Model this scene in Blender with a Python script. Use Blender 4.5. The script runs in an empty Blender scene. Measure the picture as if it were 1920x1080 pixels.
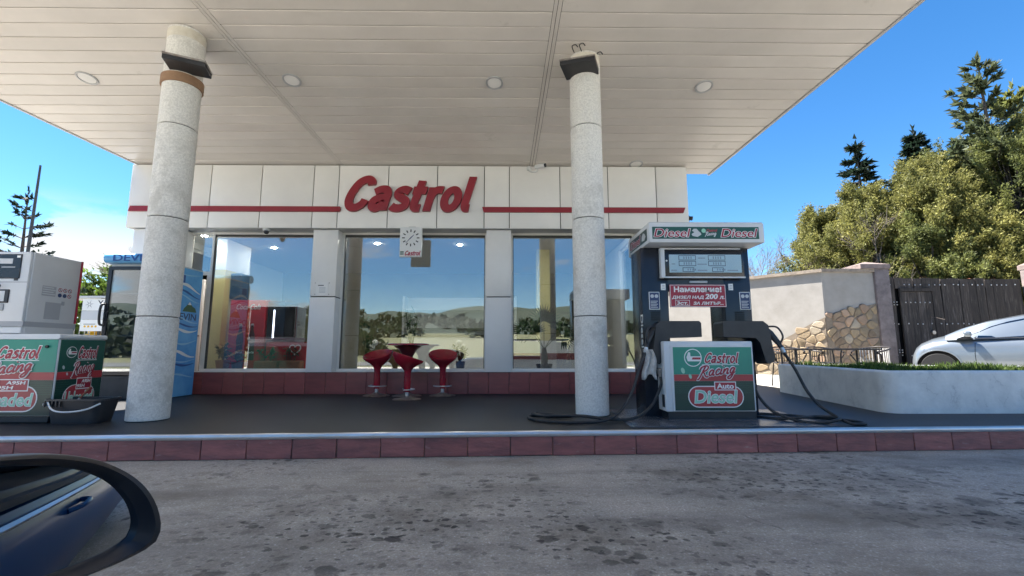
import bpy, bmesh, math, random
import numpy as np
from mathutils import Vector, Matrix
R = math.radians
random.seed(7)
rng = np.random.default_rng(7)
scn = bpy.context.scene
COL = scn.collection

# ---------------------------------------------------------------- camera
cam_d = bpy.data.cameras.new('camera'); cam = bpy.data.objects.new('camera', cam_d); COL.objects.link(cam)
cam_d.sensor_width = 36; cam_d.lens = 36 * 857 / 1920; cam_d.clip_start = 0.02; cam_d.clip_end = 6000
cam.location = (0, 0, 0.85)
cam.rotation_euler = (R(90) + math.atan(117 / 857), 0, -math.atan(10 / 857))
scn.camera = cam
# ---------------------------------------------------------------- sky, sun, exposure
SUN_EL = R(60); SUN_H = Vector((-0.93, 0.37)).normalized()
w = bpy.data.worlds.new('World'); scn.world = w; w.use_nodes = True
nt = w.node_tree; nt.nodes.clear()
N = nt.nodes.new; L = nt.links.new
out = N('ShaderNodeOutputWorld'); bg = N('ShaderNodeBackground'); sky = N('ShaderNodeTexSky')
sky.sky_type = 'NISHITA'; sky.sun_disc = False; sky.sun_elevation = SUN_EL
sky.sun_rotation = math.atan2(SUN_H.x, SUN_H.y)
sky.altitude = 300; sky.air_density = 1.0; sky.dust_density = 0.05; sky.ozone_density = 3.5
bg.inputs['Strength'].default_value = 0.055
tc = N('ShaderNodeTexCoord'); sep = N('ShaderNodeSeparateXYZ'); L(tc.outputs['Generated'], sep.inputs[0])
mp = N('ShaderNodeMapping'); mp.inputs['Scale'].default_value = (1, 1, 3.2); mp.inputs['Location'].default_value = (-3.0868, -4.1845, 3.5523)
L(tc.outputs['Generated'], mp.inputs[0])
cn = N('ShaderNodeTexNoise'); cn.inputs['Scale'].default_value = 2.6; cn.inputs['Detail'].default_value = 9; cn.inputs['Roughness'].default_value = .55
L(mp.outputs[0], cn.inputs['Vector'])
cr = N('ShaderNodeValToRGB'); cr.color_ramp.elements[0].position = .535; cr.color_ramp.elements[1].position = .58
L(cn.outputs['Fac'], cr.inputs[0])
el = N('ShaderNodeMapRange'); el.interpolation_type = 'SMOOTHSTEP'
el.inputs['From Min'].default_value = .26; el.inputs['From Max'].default_value = .15; el.inputs['To Min'].default_value = 0; el.inputs['To Max'].default_value = 1
L(sep.outputs['Z'], el.inputs['Value'])
mm = N('ShaderNodeMath'); mm.operation = 'MULTIPLY'; L(cr.outputs[0], mm.inputs[0]); L(el.outputs[0], mm.inputs[1])
mx = N('ShaderNodeMix'); mx.data_type = 'RGBA'; mx.inputs['B'].default_value = (4.0, 4.05, 4.1, 1)
L(mm.outputs[0], mx.inputs['Factor']); hs = N('ShaderNodeHueSaturation'); hs.inputs['Saturation'].default_value = 1.28; hs.inputs['Value'].default_value = 1.0; L(sky.outputs[0], hs.inputs['Color']); L(hs.outputs[0], mx.inputs['A']); L(mx.outputs['Result'], bg.inputs['Color']); L(bg.outputs[0], out.inputs[0])
sd = bpy.data.lights.new('sun', 'SUN'); sun = bpy.data.objects.new('sun', sd); COL.objects.link(sun)
sd.energy = 5.0; sd.angle = R(0.53); sd.color = (1.0, .95, .87)
sdir = Vector((SUN_H.x * math.cos(SUN_EL), SUN_H.y * math.cos(SUN_EL), math.sin(SUN_EL)))
sun.rotation_euler = sdir.to_track_quat('Z', 'Y').to_euler(); sun.location = (-20, 10, 30)
vs = scn.view_settings; vs.view_transform = 'Standard'; vs.look = 'None'; vs.exposure = 2.25; vs.gamma = 1; vs.use_curve_mapping = False
scn.cycles.max_bounces = 8; scn.cycles.transparent_max_bounces = 24
scn.cycles.sample_clamp_indirect = 6

# ---------------------------------------------------------------- materials
MATS = {}
def nmat(name):
    m = bpy.data.materials.new(name); m.use_nodes = True
    t = m.node_tree; b = t.nodes['Principled BSDF']
    MATS[name] = m
    return m, t, b
def mat(name, c, rough=.5, metal=0., c2=None, scale=6., lo=.35, hi=.65, detail=6., bump=0., bscale=60., rnd=0., spec=.5, coat=0., stretch=None, island=0., dirt=None):
    """principled surface: colour c blended to c2 by noise, per-object value variation rnd, fine bump"""
    m, t, b = nmat(name)
    n = t.nodes.new; l = t.links.new
    b.inputs['Base Color'].default_value = (*c, 1); b.inputs['Roughness'].default_value = rough; b.inputs['Metallic'].default_value = metal
    b.inputs['Specular IOR Level'].default_value = spec; b.inputs['Coat Weight'].default_value = coat; b.inputs['Coat Roughness'].default_value = .06
    co = n('ShaderNodeTexCoord'); vec = co.outputs['Object']
    oi = None
    if rnd:
        oi = n('ShaderNodeObjectInfo'); ad = n('ShaderNodeVectorMath'); ad.operation = 'MULTIPLY_ADD'
        cx = n('ShaderNodeCombineXYZ'); l(oi.outputs['Random'], cx.inputs[0]); l(oi.outputs['Random'], cx.inputs[2])
        l(cx.outputs[0], ad.inputs[0]); ad.inputs[1].default_value = (37, 11, 53); l(vec, ad.inputs[2]); vec = ad.outputs[0]
    if stretch:
        mpp = n('ShaderNodeMapping'); mpp.inputs['Scale'].default_value = stretch; l(vec, mpp.inputs[0]); vec = mpp.outputs[0]
    cur = None
    if c2:
        tn = n('ShaderNodeTexNoise'); tn.inputs['Scale'].default_value = scale; tn.inputs['Detail'].default_value = detail; tn.inputs['Roughness'].default_value = .6
        l(vec, tn.inputs['Vector'])
        mr = n('ShaderNodeMapRange'); mr.inputs['From Min'].default_value = lo; mr.inputs['From Max'].default_value = hi; l(tn.outputs['Fac'], mr.inputs['Value'])
        mi = n('ShaderNodeMix'); mi.data_type = 'RGBA'; mi.inputs['A'].default_value = (*c, 1); mi.inputs['B'].default_value = (*c2, 1)
        l(mr.outputs[0], mi.inputs['Factor']); cur = mi.outputs['Result']
    if dirt:
        dn = n('ShaderNodeTexNoise'); dn.inputs['Scale'].default_value = dirt[1]; dn.inputs['Detail'].default_value = 9; dn.inputs['Roughness'].default_value = .7; l(vec, dn.inputs['Vector'])
        dr = n('ShaderNodeMapRange'); dr.inputs['From Min'].default_value = dirt[2]; dr.inputs['From Max'].default_value = dirt[2] + .12; dr.inputs['To Max'].default_value = dirt[3]; l(dn.outputs['Fac'], dr.inputs['Value'])
        di = n('ShaderNodeMix'); di.data_type = 'RGBA'; di.inputs['A'].default_value = (*c, 1); di.inputs['B'].default_value = (*dirt[0], 1)
        if cur: l(cur, di.inputs['A'])
        l(dr.outputs[0], di.inputs['Factor']); cur = di.outputs['Result']
    if rnd or island:
        hv = n('ShaderNodeHueSaturation'); hv.inputs['Color'].default_value = (*c, 1)
        if cur: l(cur, hv.inputs['Color'])
        r2 = n('ShaderNodeMapRange'); k = rnd or island
        r2.inputs['To Min'].default_value = 1 - k; r2.inputs['To Max'].default_value = 1 + k
        if rnd: l(oi.outputs['Random'], r2.inputs['Value'])
        else:
            g = n('ShaderNodeNewGeometry'); l(g.outputs['Random Per Island'], r2.inputs['Value'])
        l(r2.outputs[0], hv.inputs['Value']); cur = hv.outputs['Color']
    if cur: l(cur, b.inputs['Base Color'])
    if bump:
        bn = n('ShaderNodeTexNoise'); bn.inputs['Scale'].default_value = bscale; bn.inputs['Detail'].default_value = 5; l(vec, bn.inputs['Vector'])
        bp = n('ShaderNodeBump'); bp.inputs['Strength'].default_value = bump; bp.inputs['Distance'].default_value = .01; l(bn.outputs['Fac'], bp.inputs['Height']); l(bp.outputs[0], b.inputs['Normal'])
    return m
mat('white_panel', (.83, .805, .77), .33, c2=(.76, .735, .705), scale=1.2, rnd=.03)
mat('white_paint', (.74, .74, .73), .35, c2=(.66, .66, .66), scale=5)
mat('soffit', (.67, .625, .57), .20, c2=(.60, .56, .51), scale=1.0, rnd=.035, dirt=((.32, .29, .25), 2.2, .64, .45))
mat('dark_gap', (.006, .006, .006), .95, spec=.1)
mat('grey_metal', (.42, .42, .42), .4, .3)
mat('concrete_column', (.80, .775, .725), .8, c2=(.60, .58, .545), scale=60, lo=.36, hi=.66, bump=.6, bscale=120, rnd=.05, dirt=((.44, .42, .38), 3.2, .52, .55))
mat('concrete_stained', (.74, .70, .62), .85, c2=(.58, .52, .42), scale=7, bump=.4, bscale=120, dirt=((.20, .15, .10), 11, .62, .85))
mat('red_tile', (.37, .125, .108), .55, c2=(.23, .085, .078), scale=7, lo=.38, hi=.60, rnd=.16, bump=.5, bscale=30, stretch=(.5, 1, 1.8), dirt=((.46, .33, .29), 13, .60, .75))
mat('wall_tile', (.27, .072, .068), .35, c2=(.20, .056, .055), scale=5, rnd=.12, stretch=(.5, 1, 2))
mat('platform', (.011, .011, .013), .5, c2=(.016, .016, .019), scale=2.5, bump=.12, bscale=180, dirt=((.026, .025, .025), 1.6, .56, .7))
mat('pad_tile', (.11, .12, .14), .25, c2=(.075, .08, .095), scale=4, rnd=.15)
mat('chrome', (.52, .505, .49), .30, .75, c2=(.60, .62, .66), scale=3, bump=.05, bscale=12)
mat('steel_dull', (.45, .42, .40), .38, .9, c2=(.30, .25, .22), scale=20)
mat('red_plastic', (.33, .009, .024), .24, coat=.25, c2=(.28, .008, .020), scale=8)
mat('dark_red_plastic', (.10, .012, .015), .3)
mat('sign_red', (.29, .013, .024), .42, c2=(.25, .012, .021), scale=6)
mat('black_plastic', (.018, .018, .021), .42, c2=(.030, .030, .034), scale=7, bump=.08, bscale=200)
mat('black_gloss', (.012, .014, .020), .22, c2=(.018, .020, .028), scale=4)
mat('rubber', (.012, .012, .014), .5, c2=(.03, .03, .032), scale=9)
mat('frame_dark', (.05, .048, .045), .5)
mat('frame_white', (.74, .73, .70), .4)
mat('brown_collar', (.34, .20, .11), .7, c2=(.25, .14, .08), scale=8)
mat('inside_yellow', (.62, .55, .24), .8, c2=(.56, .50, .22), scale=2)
mat('rear_yellow_dimmed', (.20, .175, .085), .8, c2=(.16, .14, .07), scale=2)  # darkened copy of the interior yellow, keeps the lamp-lit rear wall dim
mat('inside_white', (.72, .72, .70), .8)
mat('inside_floor', (.30, .28, .26), .35, c2=(.24, .22, .21), scale=4)
mat('ceiling_grey', (.50, .50, .48), .8)
# print colours (flat print)
mat('print_teal', (.012, .26, .185), .35, c2=(.010, .22, .16), scale=2)
mat('print_green', (.008, .085, .060), .35, c2=(.006, .070, .050), scale=2)
mat('print_darkgreen', (.006, .045, .036), .35, c2=(.004, .036, .030), scale=2)
mat('print_red', (.40, .040, .050), .35, c2=(.36, .034, .044), scale=2)
mat('print_crimson', (.33, .012, .035), .35)
mat('print_white', (.78, .79, .78), .4)
mat('print_mint', (.30, .58, .44), .4)
mat('print_grey', (.33, .34, .36), .4)
mat('print_lightgrey', (.52, .54, .56), .4)
mat('print_black', (.012, .012, .016), .4)
mat('print_navy', (.012, .035, .12), .4)
mat('print_blue', (.07, .30, .64), .3, c2=(.16, .46, .76), scale=3, detail=3)
mat('print_paleblue', (.30, .55, .75), .3)
mat('print_deepblue', (.010, .07, .28), .3)
mat('print_leaf', (.05, .12, .05), .4)
mat('print_yellow', (.75, .45, .02), .4)
mat('dispenser_grey', (.56, .57, .58), .4, c2=(.50, .51, .52), scale=2)
mat('dispenser_white', (.66, .675, .69), .38, c2=(.60, .62, .64), scale=2)
mat('lcd', (.70, .78, .77), .3, c2=(.62, .71, .71), scale=4)
mat('rag', (.60, .58, .55), .9, c2=(.40, .38, .36), scale=18)
mat('white_plastic', (.70, .70, .69), .4)
mat('terracotta', (.26, .10, .055), .8, c2=(.20, .08, .045), scale=12)
mat('coke_red', (.50, .012, .018), .25, c2=(.42, .010, .016), scale=3)
mat('cola_brown', (.06, .012, .008), .15)
mat('soil', (.05, .036, .025), .95, c2=(.08, .06, .04), scale=30, bump=.8, bscale=60)
mat('stucco', (.74, .74, .715), .88, c2=(.62, .625, .61), scale=5, bump=.8, bscale=9, dirt=((.45, .45, .44), 3.5, .58, .6))
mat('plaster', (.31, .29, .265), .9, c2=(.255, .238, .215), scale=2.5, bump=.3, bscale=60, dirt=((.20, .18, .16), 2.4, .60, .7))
mat('coping', (.30, .245, .19), .9, c2=(.19, .155, .125), scale=9, bump=.5, bscale=40)
mat('pillar_plaster', (.13, .105, .10), .9, c2=(.21, .17, .16), scale=6, bump=.4, bscale=40)
mat('cap_stone', (.23, .175, .16), .9, c2=(.15, .115, .105), scale=9, bump=.4, bscale=40)
mat('stone', (.30, .22, .13), .85, c2=(.22, .165, .105), scale=9, rnd=.25, bump=.9, bscale=34)
mat('stone_pale', (.36, .295, .21), .85, c2=(.31, .255, .185), scale=9, rnd=.2, bump=.7, bscale=34)
mat('stone_pink', (.30, .205, .14), .85, c2=(.25, .17, .115), scale=9, rnd=.25, bump=.7, bscale=34)
mat('stone_brown', (.24, .175, .11), .85, c2=(.17, .12, .08), scale=9, rnd=.3, bump=.7, bscale=34)
mat('mortar', (.22, .175, .13), .95, c2=(.17, .135, .10), scale=20, bump=.6, bscale=60)
mat('gate_wood', (.050, .038, .031), .85, c2=(.022, .017, .015), scale=3, rnd=.28, bump=.5, bscale=30, stretch=(6, 6, .5), dirt=((.12, .10, .088), 4, .52, .75))
mat('stud', (.55, .54, .52), .5, .6)
mat('concrete_yard', (.36, .34, .30), .9, c2=(.30, .28, .25), scale=1.3, bump=.3, bscale=60)
mat('car_silver', (.20, .23, .26), .30, .55, coat=.7)
mat('car_blue', (.006, .045, .16), .3, 0., coat=.12, spec=.15)
mat('car_trim', (.018, .018, .022), .38, c2=(.026, .026, .03), scale=20)
mat('tyre', (.012, .012, .013), .8)
mat('rim', (.22, .22, .24), .35, .9)
mat('garden_metal', (.035, .030, .030), .45, .4)
mat('bark', (.11, .085, .065), .9, c2=(.07, .055, .045), scale=14, bump=.7, bscale=30)
mat('bare_twig', (.20, .165, .14), .9, c2=(.14, .115, .10), scale=6)
mat('grass_field', (.125, .13, .062), .95, c2=(.16, .15, .08), scale=.05, dirt=((.085, .105, .04), .012, .52, .8))
mat('hill_ground', (.030, .045, .030), .95, c2=(.045, .055, .036), scale=.01, dirt=((.018, .028, .022), .02, .5, .9))
mat('bounce_apron', (.56, .53, .48), .9, c2=(.48, .455, .41), scale=.7, bump=.3, bscale=50)
mat('road_asphalt', (.12, .12, .12), .9, c2=(.15, .15, .145), scale=.8)
def foliage(name, c, c2, island=.55, scale=.9, trans=.42):
    m = mat(name, c, .62, c2=c2, scale=scale, island=island, detail=3, spec=.3)
    t = m.node_tree; b = t.nodes['Principled BSDF']; o = t.nodes['Material Output']
    tr = t.nodes.new('ShaderNodeBsdfTranslucent'); ms = t.nodes.new('ShaderNodeMixShader'); ms.inputs[0].default_value = trans
    src = b.inputs['Base Color'].links[0].from_socket; t.links.new(src, tr.inputs['Color'])
    t.links.new(b.outputs[0], ms.inputs[1]); t.links.new(tr.outputs[0], ms.inputs[2]); t.links.new(ms.outputs[0], o.inputs[0])
    return m
foliage('leaf_olive', (.255, .24, .070), (.135, .14, .044))
foliage('leaf_thuja', (.185, .195, .058), (.085, .105, .036))
foliage('leaf_spruce', (.020, .034, .020), (.012, .024, .016))
foliage('leaf_cypress', (.085, .10, .05), (.05, .065, .034))
foliage('leaf_bright', (.10, .15, .022), (.06, .11, .02))
foliage('leaf_house', (.035, .075, .025), (.022, .05, .018))
foliage('leaf_palm', (.045, .085, .035), (.03, .06, .025))
foliage('grass_blade', (.05, .10, .014), (.085, .115, .028), scale=3)
foliage('leaf_far', (.030, .042, .018), (.020, .031, .015), scale=.1)
def emit(name, c, s):
    m, t, b = nmat(name); b.inputs['Base Color'].default_value = (*c, 1); b.inputs['Emission Color'].default_value = (*c, 1); b.inputs['Emission Strength'].default_value = s
emit('lamp_fill_lit', (1, .95, .86), 100.0); emit('led_lit', (.75, .8, 1), 1.5); emit('lamp_off', (.80, .78, .74), 0)
def glassmat(name, tint, base, rough=0., metal_tint=(1, 1, 1)):
    m, t, b = nmat(name); t.nodes.remove(b); o = t.nodes['Material Output']
    tr = t.nodes.new('ShaderNodeBsdfTransparent'); tr.inputs[0].default_value = (*tint, 1)
    gl = t.nodes.new('ShaderNodeBsdfGlossy'); gl.inputs['Roughness'].default_value = rough; gl.inputs['Color'].default_value = (*metal_tint, 1)
    fr = t.nodes.new('ShaderNodeFresnel'); fr.inputs['IOR'].default_value = 1.5
    mr = t.nodes.new('ShaderNodeMapRange'); mr.inputs['To Min'].default_value = base; mr.inputs['To Max'].default_value = 1
    t.links.new(fr.outputs[0], mr.inputs['Value'])
    ms = t.nodes.new('ShaderNodeMixShader'); t.links.new(mr.outputs[0], ms.inputs[0]); t.links.new(tr.outputs[0], ms.inputs[1]); t.links.new(gl.outputs[0], ms.inputs[2]); t.links.new(ms.outputs[0], o.inputs[0])
glassmat('window_glass', (.86, .89, .89), .15)
glassmat('cooler_glass', (.80, .84, .86), .10)
glassmat('car_glass', (.10, .13, .15), .12)
glassmat('display_glass', (.96, .97, .97), .0)
m, t, b = nmat('mirror_silver'); b.inputs['Base Color'].default_value = (.58, .62, .66, 1); b.inputs['Metallic'].default_value = 1; b.inputs['Roughness'].default_value = .01

def asphalt_mat():
    m, t, b = nmat('asphalt'); n = t.nodes.new; l = t.links.new
    co = n('ShaderNodeTexCoord'); v = co.outputs['Object']
    def noise(sc, det=6, ro=.6, vec=v, st=None):
        if st:
            q = n('ShaderNodeMapping'); q.inputs['Scale'].default_value = st; l(vec, q.inputs[0]); vec = q.outputs[0]
        x = n('ShaderNodeTexNoise'); x.inputs['Scale'].default_value = sc; x.inputs['Detail'].default_value = det; x.inputs['Roughness'].default_value = ro; l(vec, x.inputs['Vector']); return x.outputs['Fac']
    def rng_(f, a, b_, c=0., d=1.):
        x = n('ShaderNodeMapRange'); x.inputs['From Min'].default_value = a; x.inputs['From Max'].default_value = b_; x.inputs['To Min'].default_value = c; x.inputs['To Max'].default_value = d; l(f, x.inputs['Value']); return x.outputs[0]
    def mix(fac, A, B):
        x = n('ShaderNodeMix'); x.data_type = 'RGBA'; l(fac, x.inputs['Factor'])
        for s, k in ((A, 'A'), (B, 'B')):
            if isinstance(s, tuple): x.inputs[k].default_value = (*s, 1)
            else: l(s, x.inputs[k])
        return x.outputs['Result']
    def mul(a, b_):
        x = n('ShaderNodeMath'); x.operation = 'MULTIPLY'; l(a, x.inputs[0]); l(b_, x.inputs[1]); return x.outputs[0]
    base = mix(rng_(noise(1.1, 5), .35, .65), (.58, .515, .435), (.45, .405, .345))
    base = mix(rng_(noise(85, 4, .8), .38, .54, 0, .55), base, (.22, .21, .20)); base = mix(rng_(noise(60, 3, .8), .54, .64, 0, .8), base, (.56, .54, .51))                                 # aggregate
    vo = n('ShaderNodeTexVoronoi'); vo.inputs['Scale'].default_value = 48; l(v, vo.inputs['Vector'])
    base = mix(mul(rng_(vo.outputs['Distance'], .30, .08), rng_(noise(30, 2), .46, .58, 0, .95)), base, (.74, .72, .69))   # pale chips
    base = mix(rng_(noise(.8, 7, .65, st=(1, 1.6, 1)), .50, .66, 0, .75), base, (.20, .17, .13))        # brownish grime
    base = mix(rng_(noise(1.7, 8, .7, st=(.8, 1.4, 1)), .56, .70, 0, .6), base, (.15, .138, .122))       # dark grime
    # traffic film along the lane, hairline cracks
    base = mix(rng_(noise(1.0, 5, .6, st=(.25, 3.2, 1)), .50, .68, 0, .45), base, (.17, .155, .135))
    wn = n('ShaderNodeTexNoise'); wn.inputs['Scale'].default_value = 2.5; wn.inputs['Detail'].default_value = 6; l(v, wn.inputs['Vector'])
    wa = n('ShaderNodeVectorMath'); wa.operation = 'MULTIPLY_ADD'; l(wn.outputs['Color'], wa.inputs[0]); wa.inputs[1].default_value = (.45, .45, 0); l(v, wa.inputs[2])
    cv = n('ShaderNodeTexVoronoi'); cv.voronoi_dimensions = '2D'; cv.feature = 'DISTANCE_TO_EDGE'; cv.inputs['Scale'].default_value = .75; l(wa.outputs[0], cv.inputs['Vector'])
    base = mix(mul(rng_(cv.outputs['Distance'], .008, .002), rng_(noise(1.3, 3), .55, .62, 0, .5)), base, (.08, .075, .068))
    # where the drips gather: two worn filling places plus a loose scatter
    def spot(x, y, rx, ry):
        q = n('ShaderNodeMapping'); q.inputs['Location'].default_value = (-x / rx, -y / ry, 0); q.inputs['Scale'].default_value = (1 / rx, 1 / ry, 0); l(v, q.inputs[0])
        nn_ = n('ShaderNodeTexNoise'); nn_.inputs['Scale'].default_value = 1.7; nn_.inputs['Detail'].default_value = 5; l(q.outputs[0], nn_.inputs['Vector'])
        ad_ = n('ShaderNodeVectorMath'); ad_.operation = 'MULTIPLY_ADD'; l(nn_.outputs['Color'], ad_.inputs[0]); ad_.inputs[1].default_value = (1.1, 1.1, 0); l(q.outputs[0], ad_.inputs[2])
        sb_ = n('ShaderNodeVectorMath'); sb_.operation = 'SUBTRACT'; l(ad_.outputs[0], sb_.inputs[0]); sb_.inputs[1].default_value = (.55, .55, 0)
        ln = n('ShaderNodeVectorMath'); ln.operation = 'LENGTH'; l(sb_.outputs[0], ln.inputs[0]); return rng_(ln.outputs['Value'], 1.0, .25)
    def add(p, q):
        x = n('ShaderNodeMath'); x.operation = 'MAXIMUM'; l(p, x.inputs[0]); l(q, x.inputs[1]); return x.outputs[0]
    gather = add(add(spot(-.65, 2.35, 1.25, .7), spot(1.9, 3.15, 1.6, .6)), add(spot(.5, 2.2, .9, .4), spot(2.7, 2.45, 1.1, .5)))
    base = mix(mul(gather, rng_(noise(2.2, 7, .7), .42, .60, 0, .62)), base, (.12, .10, .078))
    loose = add(gather, rng_(noise(.6, 3), .48, .60, .12, .95))
    for sc, thr, rad, dk in ((2.6, .45, .26, .8), (5.5, .34, .32, .95), (11, .34, .34, .95), (20, .42, .36, .9)):
        q = n('ShaderNodeMapping'); q.inputs['Scale'].default_value = (1, 1.15, 1); q.inputs['Location'].default_value = (sc * .37, sc * .21, 0); l(v, q.inputs[0])
        dn = n('ShaderNodeTexNoise'); dn.inputs['Scale'].default_value = sc * 1.8; dn.inputs['Detail'].default_value = 5; l(q.outputs[0], dn.inputs['Vector'])
        ad = n('ShaderNodeVectorMath'); ad.operation = 'MULTIPLY_ADD'; l(dn.outputs['Color'], ad.inputs[0]); ad.inputs[1].default_value = (.8 / sc,) * 3; l(q.outputs[0], ad.inputs[2])
        vv = n('ShaderNodeTexVoronoi'); vv.inputs['Scale'].default_value = sc; vv.voronoi_dimensions = '2D'; l(ad.outputs[0], vv.inputs['Vector'])
        sp = n('ShaderNodeSeparateColor'); l(vv.outputs['Color'], sp.inputs[0])
        size = rng_(sp.outputs['Green'], 0, 1, rad * .25, rad)
        sb = n('ShaderNodeMath'); sb.operation = 'SUBTRACT'; l(size, sb.inputs[0]); l(vv.outputs['Distance'], sb.inputs[1])
        shape = rng_(sb.outputs[0], -.01, .06); sel = rng_(sp.outputs['Red'], thr, thr + .01)
        dark = mul(mul(mul(shape, sel), loose), rng_(sp.outputs['Blue'], 0, 1, dk * .25, dk))
        base = mix(dark, base, (.024, .021, .019))
    l(base, b.inputs['Base Color']); b.inputs['Roughness'].default_value = .82
    bp = n('ShaderNodeBump'); bp.inputs['Strength'].default_value = .6; bp.inputs['Distance'].default_value = .006
    l(noise(140, 4, .7), bp.inputs['Height']); l(bp.outputs[0], b.inputs['Normal'])
asphalt_mat()
def crack_stucco():
    m = MATS['stucco']; t = m.node_tree; b = t.nodes['Principled BSDF']; n = t.nodes.new; l = t.links.new
    src = b.inputs['Base Color'].links[0].from_socket; co = n('ShaderNodeTexCoord')
    wn = n('ShaderNodeTexNoise'); wn.inputs['Scale'].default_value = 3.5; wn.inputs['Detail'].default_value = 5; l(co.outputs['Object'], wn.inputs['Vector'])
    ad = n('ShaderNodeVectorMath'); ad.operation = 'MULTIPLY_ADD'; l(wn.outputs['Color'], ad.inputs[0]); ad.inputs[1].default_value = (.5, .5, .5); l(co.outputs['Object'], ad.inputs[2])
    vo = n('ShaderNodeTexVoronoi'); vo.feature = 'DISTANCE_TO_EDGE'; vo.inputs['Scale'].default_value = 6.5; l(ad.outputs[0], vo.inputs['Vector'])
    r1 = n('ShaderNodeMapRange'); r1.inputs['From Min'].default_value = .035; r1.inputs['From Max'].default_value = .0; l(vo.outputs['Distance'], r1.inputs['Value'])
    mk = n('ShaderNodeTexNoise'); mk.inputs['Scale'].default_value = 5; mk.inputs['Detail'].default_value = 3; l(co.outputs['Object'], mk.inputs['Vector'])
    r2 = n('ShaderNodeMapRange'); r2.inputs['From Min'].default_value = .52; r2.inputs['From Max'].default_value = .60; r2.inputs['To Max'].default_value = .32; l(mk.outputs['Fac'], r2.inputs['Value'])
    mu = n('ShaderNodeMath'); mu.operation = 'MULTIPLY'; l(r1.outputs[0], mu.inputs[0]); l(r2.outputs[0], mu.inputs[1])
    mi = n('ShaderNodeMix'); mi.data_type = 'RGBA'; mi.inputs['B'].default_value = (.20, .21, .22, 1); l(mu.outputs[0], mi.inputs['Factor']); l(src, mi.inputs['A']); l(mi.outputs['Result'], b.inputs['Base Color'])
crack_stucco()

# ---------------------------------------------------------------- mesh helpers
class MB:
    def __init__(s): s.v = []; s.f = []
    def add(s, vs, fs):
        o = len(s.v); s.v += [tuple(map(float, p)) for p in vs]; s.f += [tuple(i + o for i in f) for f in fs]; return s
    def box(s, x0, x1, y0, y1, z0, z1):
        return s.add([(x0, y0, z0), (x1, y0, z0), (x1, y1, z0), (x0, y1, z0), (x0, y0, z1), (x1, y0, z1), (x1, y1, z1), (x0, y1, z1)],
                     [(3, 2, 1, 0), (4, 5, 6, 7), (0, 1, 5, 4), (1, 2, 6, 5), (2, 3, 7, 6), (3, 0, 4, 7)])
    def bbox(s, x0, x1, y0, y1, z0, z1, b=.01, seg=2):
        bm = bmesh.new(); bmesh.ops.create_cube(bm, size=1)
        for q in bm.verts: q.co = Vector(((x0 + x1) / 2 + q.co.x * (x1 - x0), (y0 + y1) / 2 + q.co.y * (y1 - y0), (z0 + z1) / 2 + q.co.z * (z1 - z0)))
        bmesh.ops.bevel(bm, geom=bm.edges[:], offset=b, segments=seg, affect='EDGES', profile=.5)
        bm.verts.index_update(); s.add([q.co for q in bm.verts], [tuple(q.index for q in f.verts) for f in bm.faces]); bm.free(); return s
    def prism(s, pts, axis, a, b):
        """polygon pts in the two other axes, extruded along axis from a to b"""
        n = len(pts); mk = {'y': lambda p, h: (p[0], h, p[1]), 'z': lambda p, h: (p[0], p[1], h), 'x': lambda p, h: (h, p[0], p[1])}[axis]
        return s.add([mk(p, a) for p in pts] + [mk(p, b) for p in pts], [tuple(range(n)), tuple(range(2 * n - 1, n - 1, -1))] + [(i, i + n, (i + 1) % n + n, (i + 1) % n) for i in range(n)])
    def lathe(s, prof, seg=32, c=(0, 0, 0), tilt=None):
        vs = []; k = len(prof)
        for i in range(seg):
            a = 2 * math.pi * i / seg
            for r, z in prof: vs.append((r * math.cos(a), r * math.sin(a), z + (tilt(r, z, a) if tilt else 0)))
        vs = [(x + c[0], y + c[1], z + c[2]) for x, y, z in vs]
        fs = [(i * k + j, ((i + 1) % seg) * k + j, ((i + 1) % seg) * k + j + 1, i * k + j + 1) for i in range(seg) for j in range(k - 1)]
        if prof[0][0] > 1e-6: fs.append(tuple(i * k for i in range(seg - 1, -1, -1)))
        if prof[-1][0] > 1e-6: fs.append(tuple(i * k + k - 1 for i in range(seg)))
        return s.add(vs, fs)
    def tube(s, pts, r, seg=8, flat=None):
        pts = [Vector(p) for p in pts]; n = len(pts); up = Vector((0, 0, 1)); vs = []
        rr = r if isinstance(r, (list, tuple)) else [r] * n
        nrm = None
        for i, p in enumerate(pts):
            t = (pts[min(i + 1, n - 1)] - pts[max(i - 1, 0)]).normalized()
            if nrm is None: nrm = t.cross(up); nrm = nrm if nrm.length > .05 else t.cross(Vector((1, 0, 0)))
            nrm = (nrm - t * nrm.dot(t)).normalized(); bi = t.cross(nrm)
            for j in range(seg):
                a = 2 * math.pi * j / seg; d = (nrm * math.cos(a) + bi * math.sin(a)) * rr[i]
                if flat is not None: d = d - flat * d.dot(flat) * .8
                vs.append(p + d)
        fs = [(i * seg + j, i * seg + (j + 1) % seg, (i + 1) * seg + (j + 1) % seg, (i + 1) * seg + j) for i in range(n - 1) for j in range(seg)]
        fs += [tuple(range(seg - 1, -1, -1)), tuple((n - 1) * seg + j for j in range(seg))]
        return s.add(vs, fs)
    def xf(s, M):
        s.v = [tuple(M @ Vector(p)) for p in s.v]; return s
def spline(pts, n=8):
    P = [Vector(p) for p in pts]; P = [P[0] * 2 - P[1]] + P + [P[-1] * 2 - P[-2]]; o = []
    for i in range(1, len(P) - 2):
        for k in range(n):
            t = k / n; a, b, c, d = P[i - 1:i + 3]
            o.append(.5 * (2 * b + (c - a) * t + (2 * a - 5 * b + 4 * c - d) * t * t + (3 * b - a - 3 * c + d) * t ** 3))
    o.append(P[-2]); return o
def disc(r, n=24, cx=0, cz=0): return [(cx + r * math.cos(2 * math.pi * i / n), cz + r * math.sin(2 * math.pi * i / n)) for i in range(n)]
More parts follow.
